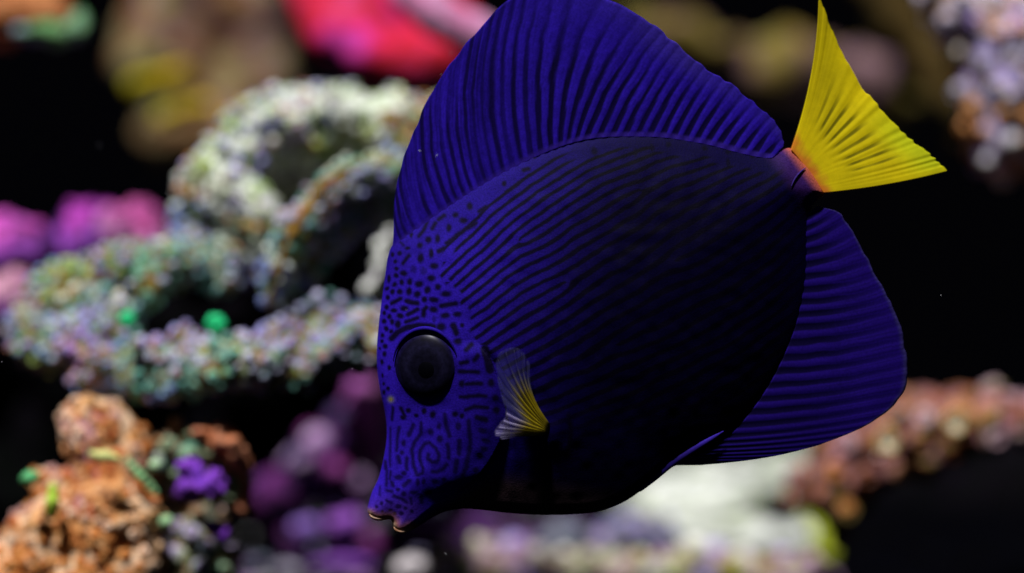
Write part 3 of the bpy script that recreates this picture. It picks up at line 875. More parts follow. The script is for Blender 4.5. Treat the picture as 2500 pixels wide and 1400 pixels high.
finside = np.exp(-(np.minimum(line_dist(BACKL), line_dist(ANALL)) / 70.0) ** 2)     # skin runs on into the fins here
TH = (0.0026 - 0.0013 * finside) * np.sqrt(np.clip(1 - (1 - e_) ** 2, 0, 1)) + TMAX * (1 - (1 - q) ** 1.7)
TH = np.where(INS, TH, 0)
T_s = blur(TH, 200)
wgt = sstep(10, 80, SD)
TH = TH * (1 - wgt) + T_s * wgt
TH = np.where(INS, TH, 0)


def seg_dist(X, Y, pts):
    best = np.full(X.shape, 1e9)
    P = np.array(pts, float)
    for a, b in zip(P[:-1], P[1:]):
        d = b - a
        L = d @ d + 1e-9
        t = np.clip(((X - a[0]) * d[0] + (Y - a[1]) * d[1]) / L, 0, 1)
        best = np.minimum(best, np.hypot(X - a[0] - t * d[0], Y - a[1] - t * d[1]))
    return best


def box(pts, pad):
    P = np.array(pts, float)
    i0 = max(0, int((P[:, 1].min() - pad - gy[0]) / STEP))
    i1 = min(len(gy), int((P[:, 1].max() + pad - gy[0]) / STEP) + 2)
    j0 = max(0, int((P[:, 0].min() - pad - gx[0]) / STEP))
    j1 = min(len(gx), int((P[:, 0].max() + pad - gx[0]) / STEP) + 2)
    return slice(i0, i1), slice(j0, j1)


# relief: gill cover edge, eye socket, shoulder behind the fin
GILL = cr_spline([(1165, 830), (1196, 872), (1218, 925), (1232, 975), (1236, 1020), (1222, 1070), (1190, 1130), (1150, 1175), (1095, 1215)], 8)
gd = seg_dist(GX, GY, GILL)
gx_line = np.interp(GY, GILL[:, 1], GILL[:, 0])
front = (GX < gx_line) & (GY > 830) & (GY < 1215)
TH = TH + np.where(front, 0.0011 * np.exp(-(gd / 70) ** 2), 0) * sstep(0, 60, SD) * sstep(825, 870, GY) * (1 - sstep(1150, 1215, GY))
TH = TH - 0.0007 * np.exp(-((gd - 3) / 9) ** 2) * (~front) * sstep(0, 60, SD) * sstep(835, 880, GY) * (1 - sstep(1150, 1215, GY))
ed = np.hypot((GX - 1038) / 0.93, GY - 892)
TH = TH + 0.0012 * np.exp(-(ed / 110.0) ** 2) * sstep(0, 60, SD)
sh = seg_dist(GX, GY, [(1340, 1045), (1372, 1040), (1388, 1065), (1388, 1110)])
TH = TH + 0.0009 * np.exp(-(((GX - 1350) / 42) ** 2 + ((GY - 1060) / 50) ** 2))
TH = TH + 0.00016 * vnoise(GX, GY, 26, 4) * sstep(10, 80, SD)
TH = np.where(INS, np.maximum(TH, 0.0004), 0)

# ---- pigment: dark marks on blue
WX = GX + 2.2 * vnoise(GX, GY, 40, 1) + 0.9 * vnoise(GX, GY, 13, 2)
WY = GY + 2.2 * vnoise(GX, GY, 40, 3) + 0.9 * vnoise(GX, GY, 13, 5)
DARK = np.zeros(GX.shape)


def stroke(pts, w, s=1.0, soft=4.0):
    w = w * 1.02 + 0.4
    sl = box(pts, w + 14)
    d = seg_dist(WX[sl], WY[sl], pts)
    DARK[sl] = np.maximum(DARK[sl], s * sstep(w + soft, w - soft, d) if False else s * (1 - sstep(w - soft, w + soft, d)))


def spot(x, y, rx, ry, s=1.0):
    sl = box([(x, y)], max(rx, ry) + 12)
    d = np.hypot((WX[sl] - x) / (rx * 1.10 + 0.4), (WY[sl] - y) / (ry * 1.10 + 0.4))
    DARK[sl] = np.maximum(DARK[sl], s * (1 - sstep(0.45, 1.45, d)))


# stripes along the flank: a phase whose slope and spacing were read off the fish
SAMP = [(1130, 510, 47, 22), (1200, 480, 42, 22), (1250, 560, 31, 24), (1400, 520, 26, 26), (1330, 430, 33, 22), (1500, 430, 26, 23), (1640, 420, 22, 24), (1650, 470, 18, 28),
        (1750, 480, 20, 30), (1850, 480, 28, 28), (1900, 560, 42, 28), (1300, 700, 32, 27), (1500, 700, 29, 31), (1500, 600, 26, 31),
        (1700, 600, 26, 31), (1700, 700, 32, 31), (1850, 700, 38, 30), (1200, 760, 37, 24), (1150, 650, 39, 20), (1110, 600, 40, 21), (1400, 850, 29, 29),
        (1600, 900, 30, 30), (1750, 850, 35, 30), (1300, 950, 26, 28), (1450, 1000, 23, 28), (1700, 1000, 30, 30), (1160, 850, 35, 22), (1300, 840, 30, 27), (1100, 700, 38, 20), (1920, 650, 45, 28)]


def basis(x, y):
    x, y = (x - 1500) / 400.0, (y - 700) / 400.0
    return [x ** i * y ** j for i in range(6) for j in range(6 - i) if i + j > 0]


def dbasis(x, y):
    x, y = (x - 1500) / 400.0, (y - 700) / 400.0
    gx_, gy_ = [], []
    for i in range(6):
        for j in range(6 - i):
            if i + j == 0:
                continue
            gx_.append(i * x ** (i - 1) * y ** j / 400.0 if i else 0.0)
            gy_.append(j * x ** i * y ** (j - 1) / 400.0 if j else 0.0)
    return gx_, gy_


rows, rhs = [], []
for (x, y, a, per) in SAMP:
    a = math.radians(a)
    n = (math.sin(a) / per, math.cos(a) / per)     # stripe runs up to the right; the phase grows downwards
    dx_, dy_ = dbasis(x, y)
    rows += [dx_, dy_]
    rhs += [n[0], n[1]]
Rm = np.array(rows)
lam = 2e-4 * np.eye(Rm.shape[1])
coef = np.linalg.lstsq(np.vstack([Rm, lam * 0.6]), np.concatenate([rhs, np.zeros(Rm.shape[1])]), rcond=None)[0]
PHI = sum(c * b for c, b in zip(coef, basis(WX, WY)))
# forks: shift the phase by whole stripes across a few faults
PH = PHI + 0.12 * vnoise(GX, GY, 90, 9)
for (fx, fy, sgn) in ((1560, 470, -1), (1640, 640, 1), (1500, 840, 1), (1270, 590, 1), (1380, 690, -1)):
    PH = PH + sgn * np.arctan2(GY - fy, GX - fx) / (2 * math.pi)
cs_ = np.cos(2 * math.pi * PH)
idx = np.floor(PH + 0.5)
hsh = np.modf(np.abs(np.sin(idx * 12.9898) * 43758.5453))[0]
edge_x = np.interp(GY, [430, 500, 560, 600, 640, 670, 690, 735, 785, 816, 850, 900, 980, 1050], [1290, 1190, 1120, 1092, 1084, 1078, 1094, 1124, 1144, 1142, 1165, 1225, 1262, 1330])
m_left = sstep(-2, 8, GX - edge_x - 34 * (hsh - 0.3) * (GY < 870))
# stop short of the fin base along the back
back = np.array([(1200, 428), (1260, 400), (1320, 376), (1400, 352), (1480, 340), (1560, 338), (1640, 345), (1720, 360), (1800, 380), (1880, 392)])
byy = np.interp(GX, back[:, 0], back[:, 1])
m_top = sstep(14, 22, GY - byy - 26 * hsh)
m_right = sstep(4, 26, SD) * (1 - 0.55 * sstep(1880, 1960, GX))
m_low = 1 - sstep(960, 1090, GY + 0.10 * (GX - 1500))
width_thr = 0.26 - 0.16 * vnoise(GX, GY, 60, 12)
stripes = sstep(width_thr - 0.28, width_thr + 0.28, cs_) * m_left * m_top * m_right * (0.25 + 0.75 * m_low)
DARK = np.maximum(DARK, stripes)


def z1(x, y):
    return 850 + x / 4.118, 560 + y / 4.118


def z2(x, y):
    return 850 + x / 4.118, 780 + y / 4.118


def z3(x, y):
    return 850 + x / 4.118, 1000 + y / 4.118


for (x, y, a, b) in ((810, 108, 28, 30), (905, 95, 24, 42), (722, 165, 24, 26), (735, 290, 26, 44), (838, 245, 22, 44), (518, 240, 22, 22), (870, 370, 38, 26),
                     (845, 490, 38, 28), (665, 400, 26, 30), (765, 420, 30, 36), (485, 395, 20, 20), (560, 438, 34, 26), (480, 465, 22, 22), (540, 530, 22, 26), (622, 522, 24, 32),
                     (720, 550, 40, 30), (470, 560, 20, 22), (410, 500, 14, 36), (915, 575, 28, 28), (810, 615, 28, 34), (615, 620, 26, 36), (530, 628, 24, 26), (460, 635, 20, 26), (400, 600, 18, 18),
                     (705, 655, 34, 30), (995, 645, 44, 28), (778, 712, 26, 26), (875, 708, 46, 24), (410, 690, 20, 22), (395, 780, 22, 22), (470, 815, 32, 20), (575, 788, 40, 24),
                     (862, 808, 38, 28), (978, 868, 44, 26), (1098, 858, 40, 22), (535, 865, 36, 26), (420, 872, 20, 24), (368, 835, 16, 20), (445, 925, 20, 26), (368, 920, 20, 26), (505, 948, 30, 36),
                     (945, 980, 40, 36), (1148, 958, 20, 20), (1115, 1118, 38, 30), (385, 995, 18, 22), (432, 1020, 20, 20), (350, 1070, 14, 20), (380, 1180, 18, 22), (870, 905, 16, 30),
                     (470, 320, 18, 18), (440, 250, 14, 20), (600, 190, 22, 16), (350, 1130, 14, 18)):
    X_, Y_ = z1(x, y)
    spot(X_, Y_, a / 4.118 * 1.08, b / 4.118 * 1.08, 1.0 if (x, y) not in ((665, 400), (765, 420), (870, 905)) else 0.6)
for p, wd in ((((620, 265), (560, 340)), 20), (((915, 225), (975, 195)), 22), (((450, 745), (490, 728), (535, 695)), 20), (((595, 715), (650, 732), (705, 742)), 24), (((615, 850), (705, 805)), 22),
              (((790, 790), (765, 815), (760, 870)), 22), (((945, 770), (1085, 750)), 26), (((590, 925), (645, 910), (705, 890)), 20), (((1060, 960), (1095, 1035)), 28), (((480, 90), (560, 160)), 8)):
    stroke([z1(*k) for k in p], wd / 4.118)
for (x, y, a, b) in ((1150, 630, 30, 36), (1440, 620, 32, 38), (1485, 765, 32, 36), (1500, 895, 34, 36), (1080, 930, 30, 30), (1150, 945, 24, 26), (375, 350, 18, 26), (350, 430, 16, 24), (425, 480, 18, 24), (410, 690, 20, 22),
                     (365, 730, 18, 22), (560, 975, 30, 26), (350, 560, 12, 22), (330, 300, 10, 14), (360, 640, 14, 18), (620, 900, 28, 24), (700, 950, 22, 22), (780, 900, 24, 34), (860, 940, 26, 36)):
    X_, Y_ = z2(x, y)
    spot(X_, Y_, a / 4.118, b / 4.118)
for p, wd in ((((1150, 430), (1210, 415)), 22), (((1135, 510), (1310, 520)), 20), (((1195, 640), (1345, 632)), 20), (((1130, 770), (1215, 770)), 18), (((1215, 765), (1385, 750)), 20), (((1190, 890), (1280, 865), (1410, 875)), 20),
              (((1300, 970), (1390, 990)), 24), (((1280, 400), (1310, 350)), 22), (((1195, 300), (1245, 250)), 22), (((450, 880), (445, 1000)), 14), (((1380, 290), (1415, 400), (1430, 490)), 42),
              (((440, 190), (500, 120), (600, 75), (720, 60), (870, 75)), 30), (((540, 880), (580, 960)), 18)):
    stroke([z2(*k) for k in p], wd / 4.118)
for p, wd in ((((430, 180), (425, 330), (435, 560)), 12), (((515, 170), (500, 290), (495, 400)), 16), (((510, 460), (530, 520)), 20), (((600, 480), (598, 590)), 18), (((620, 235), (660, 150)), 24),
              (((745, 120), (745, 230), (680, 310), (650, 400), (670, 560), (700, 650), (755, 625), (765, 580), (735, 480), (735, 400), (770, 340), (820, 325), (890, 370), (925, 450), (905, 508), (855, 512), (818, 475), (818, 435)), 18),
              (((975, 40), (990, 100), (1020, 200), (1035, 250)), 20), (((1010, 330), (1020, 400), (1020, 470)), 20), (((1000, 540), (960, 590), (900, 615), (860, 610)), 20), (((1130, 300), (1125, 420)), 22),
              (((1105, 490), (1085, 600)), 24), (((1220, 100), (1225, 200), (1235, 330), (1200, 480), (1190, 560), (1160, 640)), 20), (((625, 710), (575, 755)), 22), (((400, 600), (395, 750)), 14),
              (((440, 610), (430, 690)), 14), (((400, 800), (440, 808)), 16), (((740, 860), (740, 920)), 18), (((600, 920), (540, 880), (460, 850)), 16), (((330, 770), (330, 850)), 10), (((380, 520), (390, 590)), 20),
              (((450, 720), (455, 750)), 20), (((640, 880), (650, 930)), 14), (((400, 900), (450, 930)), 14)):
    stroke([z3(*k) for k in p], wd / 4.118, 0.85)
for (x, y, a, b) in ((570, 320, 24, 34), (550, 420, 22, 24), (570, 630, 26, 24), (520, 670, 44, 28), (845, 210, 30, 32), (935, 275, 32, 34), (930, 155, 22, 30), (1120, 150, 28, 42), (1355, 185, 42, 26),
                     (1390, 285, 46, 22), (1370, 370, 36, 26), (1325, 440, 32, 28), (1280, 585, 30, 28), (710, 720, 20, 36), (765, 715, 16, 32), (880, 710, 36, 28), (505, 790, 26, 18), (570, 835, 28, 28),
                     (675, 820, 40, 20), (800, 815, 42, 24), (520, 960, 32, 20), (550, 1030, 22, 20), (480, 1030, 20, 18), (970, 690, 24, 20), (440, 1000, 20, 16), (350, 930, 14, 18), (300, 960, 14, 18), (360, 1010, 14, 14), (590, 980, 18, 16), (650, 1010, 16, 20)):
    X_, Y_ = z3(x, y)
    spot(X_, Y_, a / 4.118, b / 4.118, 0.85)


def z4(x, y):
    return 900 + x / 2.8, 350 + y / 2.8


for p, wd in ((((405, 530), (375, 600), (345, 635)), 12), (((460, 545), (435, 585)), 12), (((520, 490), (480, 520)), 13), (((755, 470), (800, 445)), 14), (((540, 685), (620, 625), (735, 548)), 13), (((1060, 190), (1090, 180)), 14)):
    stroke([z4(*k) for k in p], wd / 2.8)
for (x, y, a, b) in ((690, 432, 18, 26), (600, 490, 20, 20), (650, 530, 26, 20), (550, 580, 17, 26), (235, 600, 12, 20), (290, 620, 12, 22), (930, 280, 16, 18), (1130, 95, 12, 12)):
    X_, Y_ = z4(x, y)
    spot(X_, Y_, a / 2.8, b / 2.8)
# little marks along the base of the dorsal fin and the slit of the tail spine
for (x, y, a, b) in ((1450, 372, 7, 9), (1632, 355, 6, 7), (1720, 362, 7, 6), (1775, 372, 7, 6), (1836, 383, 6, 5), (1775, 398, 5, 10), (1550, 374, 5, 9), (1590, 362, 5, 9)):
    spot(x, y, a, b, 0.8)
stroke([(1962, 417), (1940, 437), (1925, 462)], 9, 0.9, 5)
stroke([(1386, 1010), (1390, 1050), (1384, 1110)], 6, 0.9, 5)

BLUE = np.array((0.034, 0.011, 0.50))
INK = np.array((0.0052, 0.0028, 0.026))
# flank far deeper indigo than face and fins: dark skin plus shade painted in
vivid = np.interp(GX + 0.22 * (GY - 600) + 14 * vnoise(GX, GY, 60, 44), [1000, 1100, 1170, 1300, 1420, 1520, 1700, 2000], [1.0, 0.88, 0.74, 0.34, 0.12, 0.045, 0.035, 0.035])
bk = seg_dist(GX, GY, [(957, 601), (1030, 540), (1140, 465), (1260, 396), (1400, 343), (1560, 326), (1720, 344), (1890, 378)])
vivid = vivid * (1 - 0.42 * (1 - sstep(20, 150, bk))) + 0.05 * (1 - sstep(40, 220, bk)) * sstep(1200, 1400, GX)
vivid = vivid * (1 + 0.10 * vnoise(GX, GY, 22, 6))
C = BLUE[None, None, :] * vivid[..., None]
# lilac on the muzzle, brown-grey throat and belly
lil = sstep(1180, 1260, GY) * (1 - sstep(1000, 1060, GX))
C = C * (1 - 0.5 * lil[..., None]) + np.array((0.13, 0.045, 0.50)) * (0.5 * lil[..., None])
throat_line = np.interp(GX, [940, 1000, 1040, 1090, 1140, 1180, 1215, 1300, 1500, 1700], [1320, 1268, 1245, 1205, 1172, 1150, 1135, 1150, 1190, 1260])
thr = sstep(-6, 50, GY - throat_line)
C = C * (1 - thr[..., None]) + np.array((0.060, 0.036, 0.045)) * thr[..., None]
DARK = DARK * (1 - thr)
flank_low = sstep(1080, 1180, GY) * sstep(1210, 1260, GX)
C = C * (1 - 0.35 * flank_low[..., None])
inkv = INK[None, None, :] * (0.25 + 0.75 * (1 - sstep(1100, 1500, GX)))[..., None]
C = C * (1 - DARK[..., None]) + inkv * DARK[..., None]
# dark skin round the eye; the smudge below paints in the eye's shade
em = np.exp(-((np.hypot((GX - 1042) / 0.90, (GY - 891) / 1.0) / 82) ** 8)) * 0.95 + 0.40 * np.exp(-((np.hypot((GX - 1048) / 1.15, (GY - 965) / 0.62) / 50) ** 2))
em = np.clip(em, 0, 1)
C = C * (1 - 0.92 * em[..., None]) + INK * (0.92 * em[..., None])
# lips: orange skin that pales to the rim
ml = seg_dist(GX, GY, [(897, 1240), (902, 1260), (914, 1268), (932, 1271), (950, 1269)])
ml2 = seg_dist(GX, GY, [(957, 1278), (960, 1290), (970, 1299), (985, 1301), (1003, 1295)])
mm = np.minimum(ml, ml2)
lo = 0.85 * (1 - sstep(8, 34, mm)) * sstep(1232, 1256, GY)
C = C * (1 - lo[..., None]) + np.array((0.46, 0.17, 0.06)) * lo[..., None]
lp = (1 - sstep(4, 16, mm)) * sstep(1236, 1258, GY)
C = C * (1 - lp[..., None]) + np.array((0.56, 0.38, 0.26)) * lp[..., None]
# yellow nostril speck
yn = np.exp(-(np.hypot(GX - 955.5, GY - 974) / 7) ** 2)
C = C * (1 - yn[..., None]) + np.array((0.30, 0.26, 0.04)) * yn[..., None]
# tail root turns purple, then orange
tx = ((GX - 1931) * 105 + (GY - 365) * -75) / math.hypot(105, 75)   # distance past the tail-fin line
root = sstep(-75, -22, tx) * (GX > 1840)
C = C * (1 - 0.75 * root[..., None]) + np.array((0.055, 0.016, 0.15)) * (0.75 * root[..., None])
org = 0.8 * sstep(-26, 6, tx) * (GX > 1880)
C = C * (1 - org[..., None]) + np.array((0.70, 0.16, 0.05)) * org[..., None]

FISH_BASE = Vector(((1450 - 1250) * S0, 0, (700 - 1257) * S0))
fish = empty('fish', FISH_BASE)
tag(fish, 'deep blue-violet disc-shaped fish with dark stripes and a yellow tail, nose pointing down', 'fish')

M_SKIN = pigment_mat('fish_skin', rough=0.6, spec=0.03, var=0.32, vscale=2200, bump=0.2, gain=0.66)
M_FIN = pigment_mat('fish_fin', rough=0.6, spec=0.03, var=0.2, vscale=1800, transl=0.25, gain=0.60)
M_TAIL = pigment_mat('fish_tail', rough=0.6, spec=0.10, var=0.06, vscale=500, transl=0.35)


def build_body():
    rows_, cols_ = GX.shape
    cell = INS[:-1, :-1] | INS[1:, :-1] | INS[:-1, 1:] | INS[1:, 1:]
    used = np.zeros(INS.shape, bool)
    used[:-1, :-1] |= cell
    used[1:, :-1] |= cell
    used[:-1, 1:] |= cell
    used[1:, 1:] |= cell
    px = np.where(INS, GX, NX)
    py = np.where(INS, GY, NY)
    x = (px - 1250) * S0
    z = (700 - py) * S0
    idN = -np.ones(INS.shape, int)
    idF = -np.ones(INS.shape, int)
    n = int(used.sum())
    idN[used] = np.arange(n)
    ins_u = INS & used
    idF[used & ~INS] = idN[used & ~INS]
    idF[ins_u] = n + np.arange(int(ins_u.sum()))
    v1 = np.stack([x[used], -TH[used], z[used]], 1)
    v2 = np.stack([x[ins_u], TH[ins_u], z[ins_u]], 1)
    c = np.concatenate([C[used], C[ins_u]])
    ci, cj = np.nonzero(cell)
    f1 = np.stack([idN[ci, cj], idN[ci + 1, cj], idN[ci + 1, cj + 1], idN[ci, cj + 1]], 1)
    f2 = np.stack([idF[ci, cj], idF[ci, cj + 1], idF[ci + 1, cj + 1], idF[ci + 1, cj]], 1)
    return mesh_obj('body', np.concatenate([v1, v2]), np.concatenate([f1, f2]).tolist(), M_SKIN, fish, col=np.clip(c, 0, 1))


body = build_body()


def th_at(px, py):
    i = int(round((py - gy[0]) / STEP))
    j = int(round((px - gx[0]) / STEP))
    return float(TH[min(max(i, 0), TH.shape[0] - 1), min(max(j, 0), TH.shape[1] - 1)])


def loft_fin(name, base, tip, bend, nu, nv, colour, t0, t1, ridge, sink, mat, edge_wob=1.5, seed=0, sway=0.0):
    """fin between a base line and a tip line; ray k of the base runs to ray k of the tip"""
    B = cr_spline(base, 24)
    T = cr_spline(tip, 24)
    s = np.linspace(0, len(B) - 1, nu)
    k = np.arange(len(B))
    b = np.stack([np.interp(s, k, B[:, i]) for i in (0, 1)], 1)
    t = np.stack([np.interp(s, k, T[:, i]) for i in (0, 1)], 1)
    v = np.linspace(0, 1, nv)
    U = np.linspace(0, 1, nu)
    d = t - b
    L = np.linalg.norm(d, axis=1) + 1e-6
    dn = d / L[:, None]
    b2 = b - dn * sink
    rng = np.random.default_rng(seed)
    t = t + dn * (edge_wob * vnoise(U * nu / 7.0, U * 0, 1.0, seed))[:, None]
    nrm = np.stack([-dn[:, 1], dn[:, 0]], 1)
    vs, cs = [], []
    bd = bend(U)
    UU, VV = np.meshgrid(U, v, indexing='ij')
    P = b2[:, None, :] * (1 - VV[..., None]) + t[:, None, :] * VV[..., None] + (nrm * (bd * L)[:, None])[:, None, :] * (4 * VV * (1 - VV))[..., None]
    rg = ridge(UU, VV)
    H = (t0 * (1 - VV) + t1 * VV) + rg
    H[:, -1] *= 0.35
    off = sway * VV ** 2
    col = colour(UU, VV, P)
    X = (P[..., 0] - 1250) * S0
    Z = (700 - P[..., 1]) * S0
    A = np.stack([X, -H + off, Z], -1).reshape(-1, 3)
    Bk = np.stack([X, H + off, Z], -1).reshape(-1, 3)
    n = nu * nv
    I = np.arange(n).reshape(nu, nv)
    f1 = np.stack([I[:-1, :-1], I[:-1, 1:], I[1:, 1:], I[1:, :-1]], -1).reshape(-1, 4)
    f2 = f1[:, ::-1] + n
    rim = []
    loop = list(I[:, -1]) + list(I[-1, ::-1][1:]) + list(I[::-1, 0][1:]) + list(I[0, :][1:])
    for p_, q_ in zip(loop[:-1], loop[1:]):
        rim.append((p_, p_ + n, q_ + n, q_))
    cc = col.reshape(-1, 3)
    return mesh_obj(name, np.concatenate([A, Bk]), f1.tolist() + f2.tolist() + [tuple(r) for r in rim], mat, fish, col=np.clip(np.concatenate([cc, cc]), 0, 1))


def build_dorsal():
    base = [(958, 604), (1005, 566), (1055, 530), (1105, 498), (1160, 460), (1235, 415), (1330, 368), (1410, 341), (1490, 329), (1610, 329), (1680, 338), (1740, 349), (1800, 365), (1850, 376), (1880, 380), (1893, 379)]
    tip = [(958, 600), (970, 440), (1010, 325), (1058, 220), (1140, 105), (1240, 2), (1370, -48), (1560, 40), (1632, 92), (1712, 160), (1770, 196), (1826, 238), (1872, 278), (1900, 314), (1913, 348), (1905, 370)]
    NR = 29

    Bs = cr_spline(base, 24)
    Ts = cr_spline(tip, 24)
    Ms = Bs * 0.75 + Ts * 0.25
    arc = np.concatenate([[0], np.cumsum(np.linalg.norm(np.diff(Ms, axis=0), axis=1))])
    uu = np.linspace(0, 1, len(arc))

    def ray(U):
        return np.interp(U, uu, arc) / 28.0 + 0.22 * np.sin(U * 23.0) * (1 - sstep(0.3, 0.5, U))

    def ridge(U, V):
        c = np.cos(2 * math.pi * ray(U))
        return 0.00010 * c * (1 - 0.6 * V) * sstep(0, 0.06, U)

    def colour(U, V, P):
        X_, Y_ = P[..., 0], P[..., 1]
        r = ray(U) + 0.10 * vnoise(X_, Y_, 46, 3) * (1 - 0.6 * sstep(0.45, 0.65, U))
        rear = sstep(0.28, 0.42, U)
        c = -np.cos(2 * math.pi * r)
        # hind part: broad dark bars that thin out to fine lines at the rim
        thr_ = -0.16 + 1.02 * sstep(0.0, 1.0, V) + 0.18 * vnoise(r, V * 3, 1.0, 14)
        bars = sstep(thr_ - 0.32, thr_ + 0.32, c) * (1.0 - 0.55 * sstep(0.45, 0.98, V))
        # fore part: uneven folds, some dark, some bright
        f1 = vnoise(r * 1.9 + 3, V * 1.6 + r * 0.15, 1.0, 31)
        f2 = vnoise(r * 4.3 + 9, V * 2.6, 1.0, 32)
        folds = sstep(-0.15, 0.75, 0.55 * c + 0.75 * f1 + 0.35 * f2) * 0.85
        d = bars * rear + folds * (1 - rear)
        d = np.clip(d, 0, 0.97) * sstep(0.0, 0.03, U)
        lit = 0.85 + 0.15 * rear + 0.30 * f2 * (1 - rear) + 0.12 * vnoise(X_, Y_, 70, 2) + 0.14 * vnoise(r * 2.0, V * 1.5, 1.0, 40)
        lit = lit * (1 - 0.22 * sstep(0.2, 1.0, np.cos(2 * math.pi * (3.0 * r + 0.4 * vnoise(X_, Y_, 30, 51)))) * sstep(0.05, 0.5, V)) * (1 + 0.16 * vnoise(X_, Y_, 9, 52))
        bl = np.array((0.036, 0.012, 0.54)) * lit[..., None]
        pale = np.array((0.085, 0.055, 0.40))
        e = 0.5 * sstep(0.70, 1.0, V) * sstep(0.3, 0.5, U) * (0.7 + 0.5 * vnoise(X_, Y_, 80, 22))
        bl = bl * (1 - e[..., None]) + pale * e[..., None]
        col = bl * (1 - d[..., None]) + np.array((0.0060, 0.0030, 0.044)) * d[..., None]
        pxv = V * np.hypot(X_ - X_[:, :1], Y_ - Y_[:, :1])[:, -1:]
        ln = (1 - sstep(9, 19, pxv)) * (0.55 + 0.25 * rear)
        return col * (1 - ln[..., None]) + np.array((0.05, 0.022, 0.40)) * ln[..., None]

    bend = lambda U: np.interp(U, [0, 0.08, 0.3, 0.45, 0.6, 0.9, 1], [0, -0.06, -0.08, -0.06, -0.03, -0.03, 0])
    loft_fin('dorsal_fin', base, tip, bend, 420, 90, colour, 0.0013, 0.0004, ridge, 10, M_FIN, 3.4, 3)


build_dorsal()


def build_anal():
    base = [(1980, 514), (1977, 565), (1977, 622), (1974, 682), (1965, 742), (1950, 802), (1922, 872), (1888, 938), (1846, 1000), (1796, 1058), (1752, 1090), (1712, 1110), (1680, 1124), (1652, 1136)]
    tip = [(1998, 502), (2052, 524), (2090, 582), (2126, 650), (2158, 708), (2186, 762), (2206, 828), (2214, 892), (2210, 952), (2152, 1016), (2060, 1064), (1950, 1101), (1830, 1124), (1715, 1136)]
    NR = 25

    def ridge(U, V):
        return 0.00009 * np.cos(2 * math.pi * NR * U) * (1 - 0.5 * V)

    def colour(U, V, P):
        X_, Y_ = P[..., 0], P[..., 1]
        r = NR * U + 0.06 * vnoise(X_, Y_, 40, 3)
        c = -np.cos(2 * math.pi * r)
        thr_ = -0.15 + 0.85 * V + 0.25 * vnoise(r, V * 3, 1.0, 14)
        d = sstep(thr_ - 0.38, thr_ + 0.38, c) * (0.98 - 0.6 * sstep(0.2, 1.0, V))
        c2 = -np.cos(6 * math.pi * r + vnoise(X_, Y_, 50, 6))
        d = np.maximum(d, 0.38 * sstep(0.1, 1, c2 + 0.5 * vnoise(r * 3, V * 2, 1.0, 17)) * sstep(0.1, 0.6, V))
        bl = np.array((0.024, 0.007, 0.27)) * (1.0 - 0.25 * sstep(0.35, 0.9, U) + 0.1 * vnoise(X_, Y_, 60, 2))[..., None]
        e = sstep(0.95, 1.0, V)
        bl = bl * (1 - 0.5 * e[..., None]) + np.array((0.10, 0.09, 0.22)) * (0.5 * e[..., None])
        return bl * (1 - d[..., None]) + np.array((0.0060, 0.0030, 0.044)) * d[..., None]

    bend = lambda U: np.interp(U, [0, 0.5, 1], [0.05, 0.03, 0.0])
    loft_fin('anal_fin', base, tip, bend, 360, 80, colour, 0.0013, 0.0004, ridge, 12, M_FIN, 2.8, 5)


build_anal()


def build_tail():
    base = [(1931, 364), (1944, 378), (1958, 394), (1972, 411), (1986, 430), (2000, 452), (2012, 470)]
    tip = [(2004, -22), (2040, 80), (2098, 190), (2158, 266), (2220, 330), (2280, 378), (2318, 416)]
    NR = 15

    def ridge(U, V):
        return 0.00004 * np.cos(2 * math.pi * NR * U) * sstep(0.14, 0.3, U) * (1 - sstep(0.74, 0.88, U)) * sstep(0.2, 0.4, V)

    def colour(U, V, P):
        X_, Y_ = P[..., 0], P[..., 1]
        r = NR * U + 0.05 * vnoise(X_, Y_, 50, 3)
        c = -np.cos(2 * math.pi * r)
        win = sstep(0.16, 0.3, U) * (1 - sstep(0.74, 0.86, U)) * sstep(0.28, 0.42, V) * (1 - sstep(0.6, 0.86, V))
        d = sstep(0.1, 0.9, c) * win * (0.85 + 0.3 * vnoise(X_, Y_, 40, 8))
        d = np.clip(d, 0, 0.85)
        y0 = np.array((0.80, 0.65, 0.004))
        col = np.ones(U.shape + (1,)) * y0
        g = sstep(0.62, 0.95, V) * sstep(0.35, 0.7, U) * (1 - 0.6 * sstep(0.9, 1, U))
        col = col * (1 - 0.6 * g[..., None]) + np.array((0.46, 0.62, 0.012)) * (0.6 * g[..., None])
        br = (1 - sstep(0.08, 0.36, V))
        col = col * (1 + 0.14 * br[..., None] * (1 - 0.5 * sstep(0.5, 0.9, U))[..., None])
        col = col * (1 - d[..., None]) + np.array((0.13, 0.12, 0.003)) * d[..., None]
        o = 0.9 * (1 - sstep(0.0, 0.17 - 0.04 * U, V + 0.03 * vnoise(X_, Y_, 14, 2)))
        col = col * (1 - o[..., None]) + np.array((0.80, 0.20, 0.03)) * o[..., None]
        return col * (0.92 + 0.10 * vnoise(X_, Y_, 46, 4) + 0.07 * vnoise(r * 2.2, V * 1.5, 1.0, 9) - 0.16 * sstep(0.25, 0.6, V) * (1 - sstep(0.1, 0.35, U)))[..., None]

    bend = lambda U: np.interp(U, [0, 0.25, 0.5, 0.8, 1], [0.040, 0.018, 0.0, 0.006, 0.022])
    loft_fin('tail_fin', base, tip, bend, 300, 120, colour, 0.0019, 0.0004, ridge, 5, M_TAIL, 3.0, 7, sway=0.004)


build_tail()


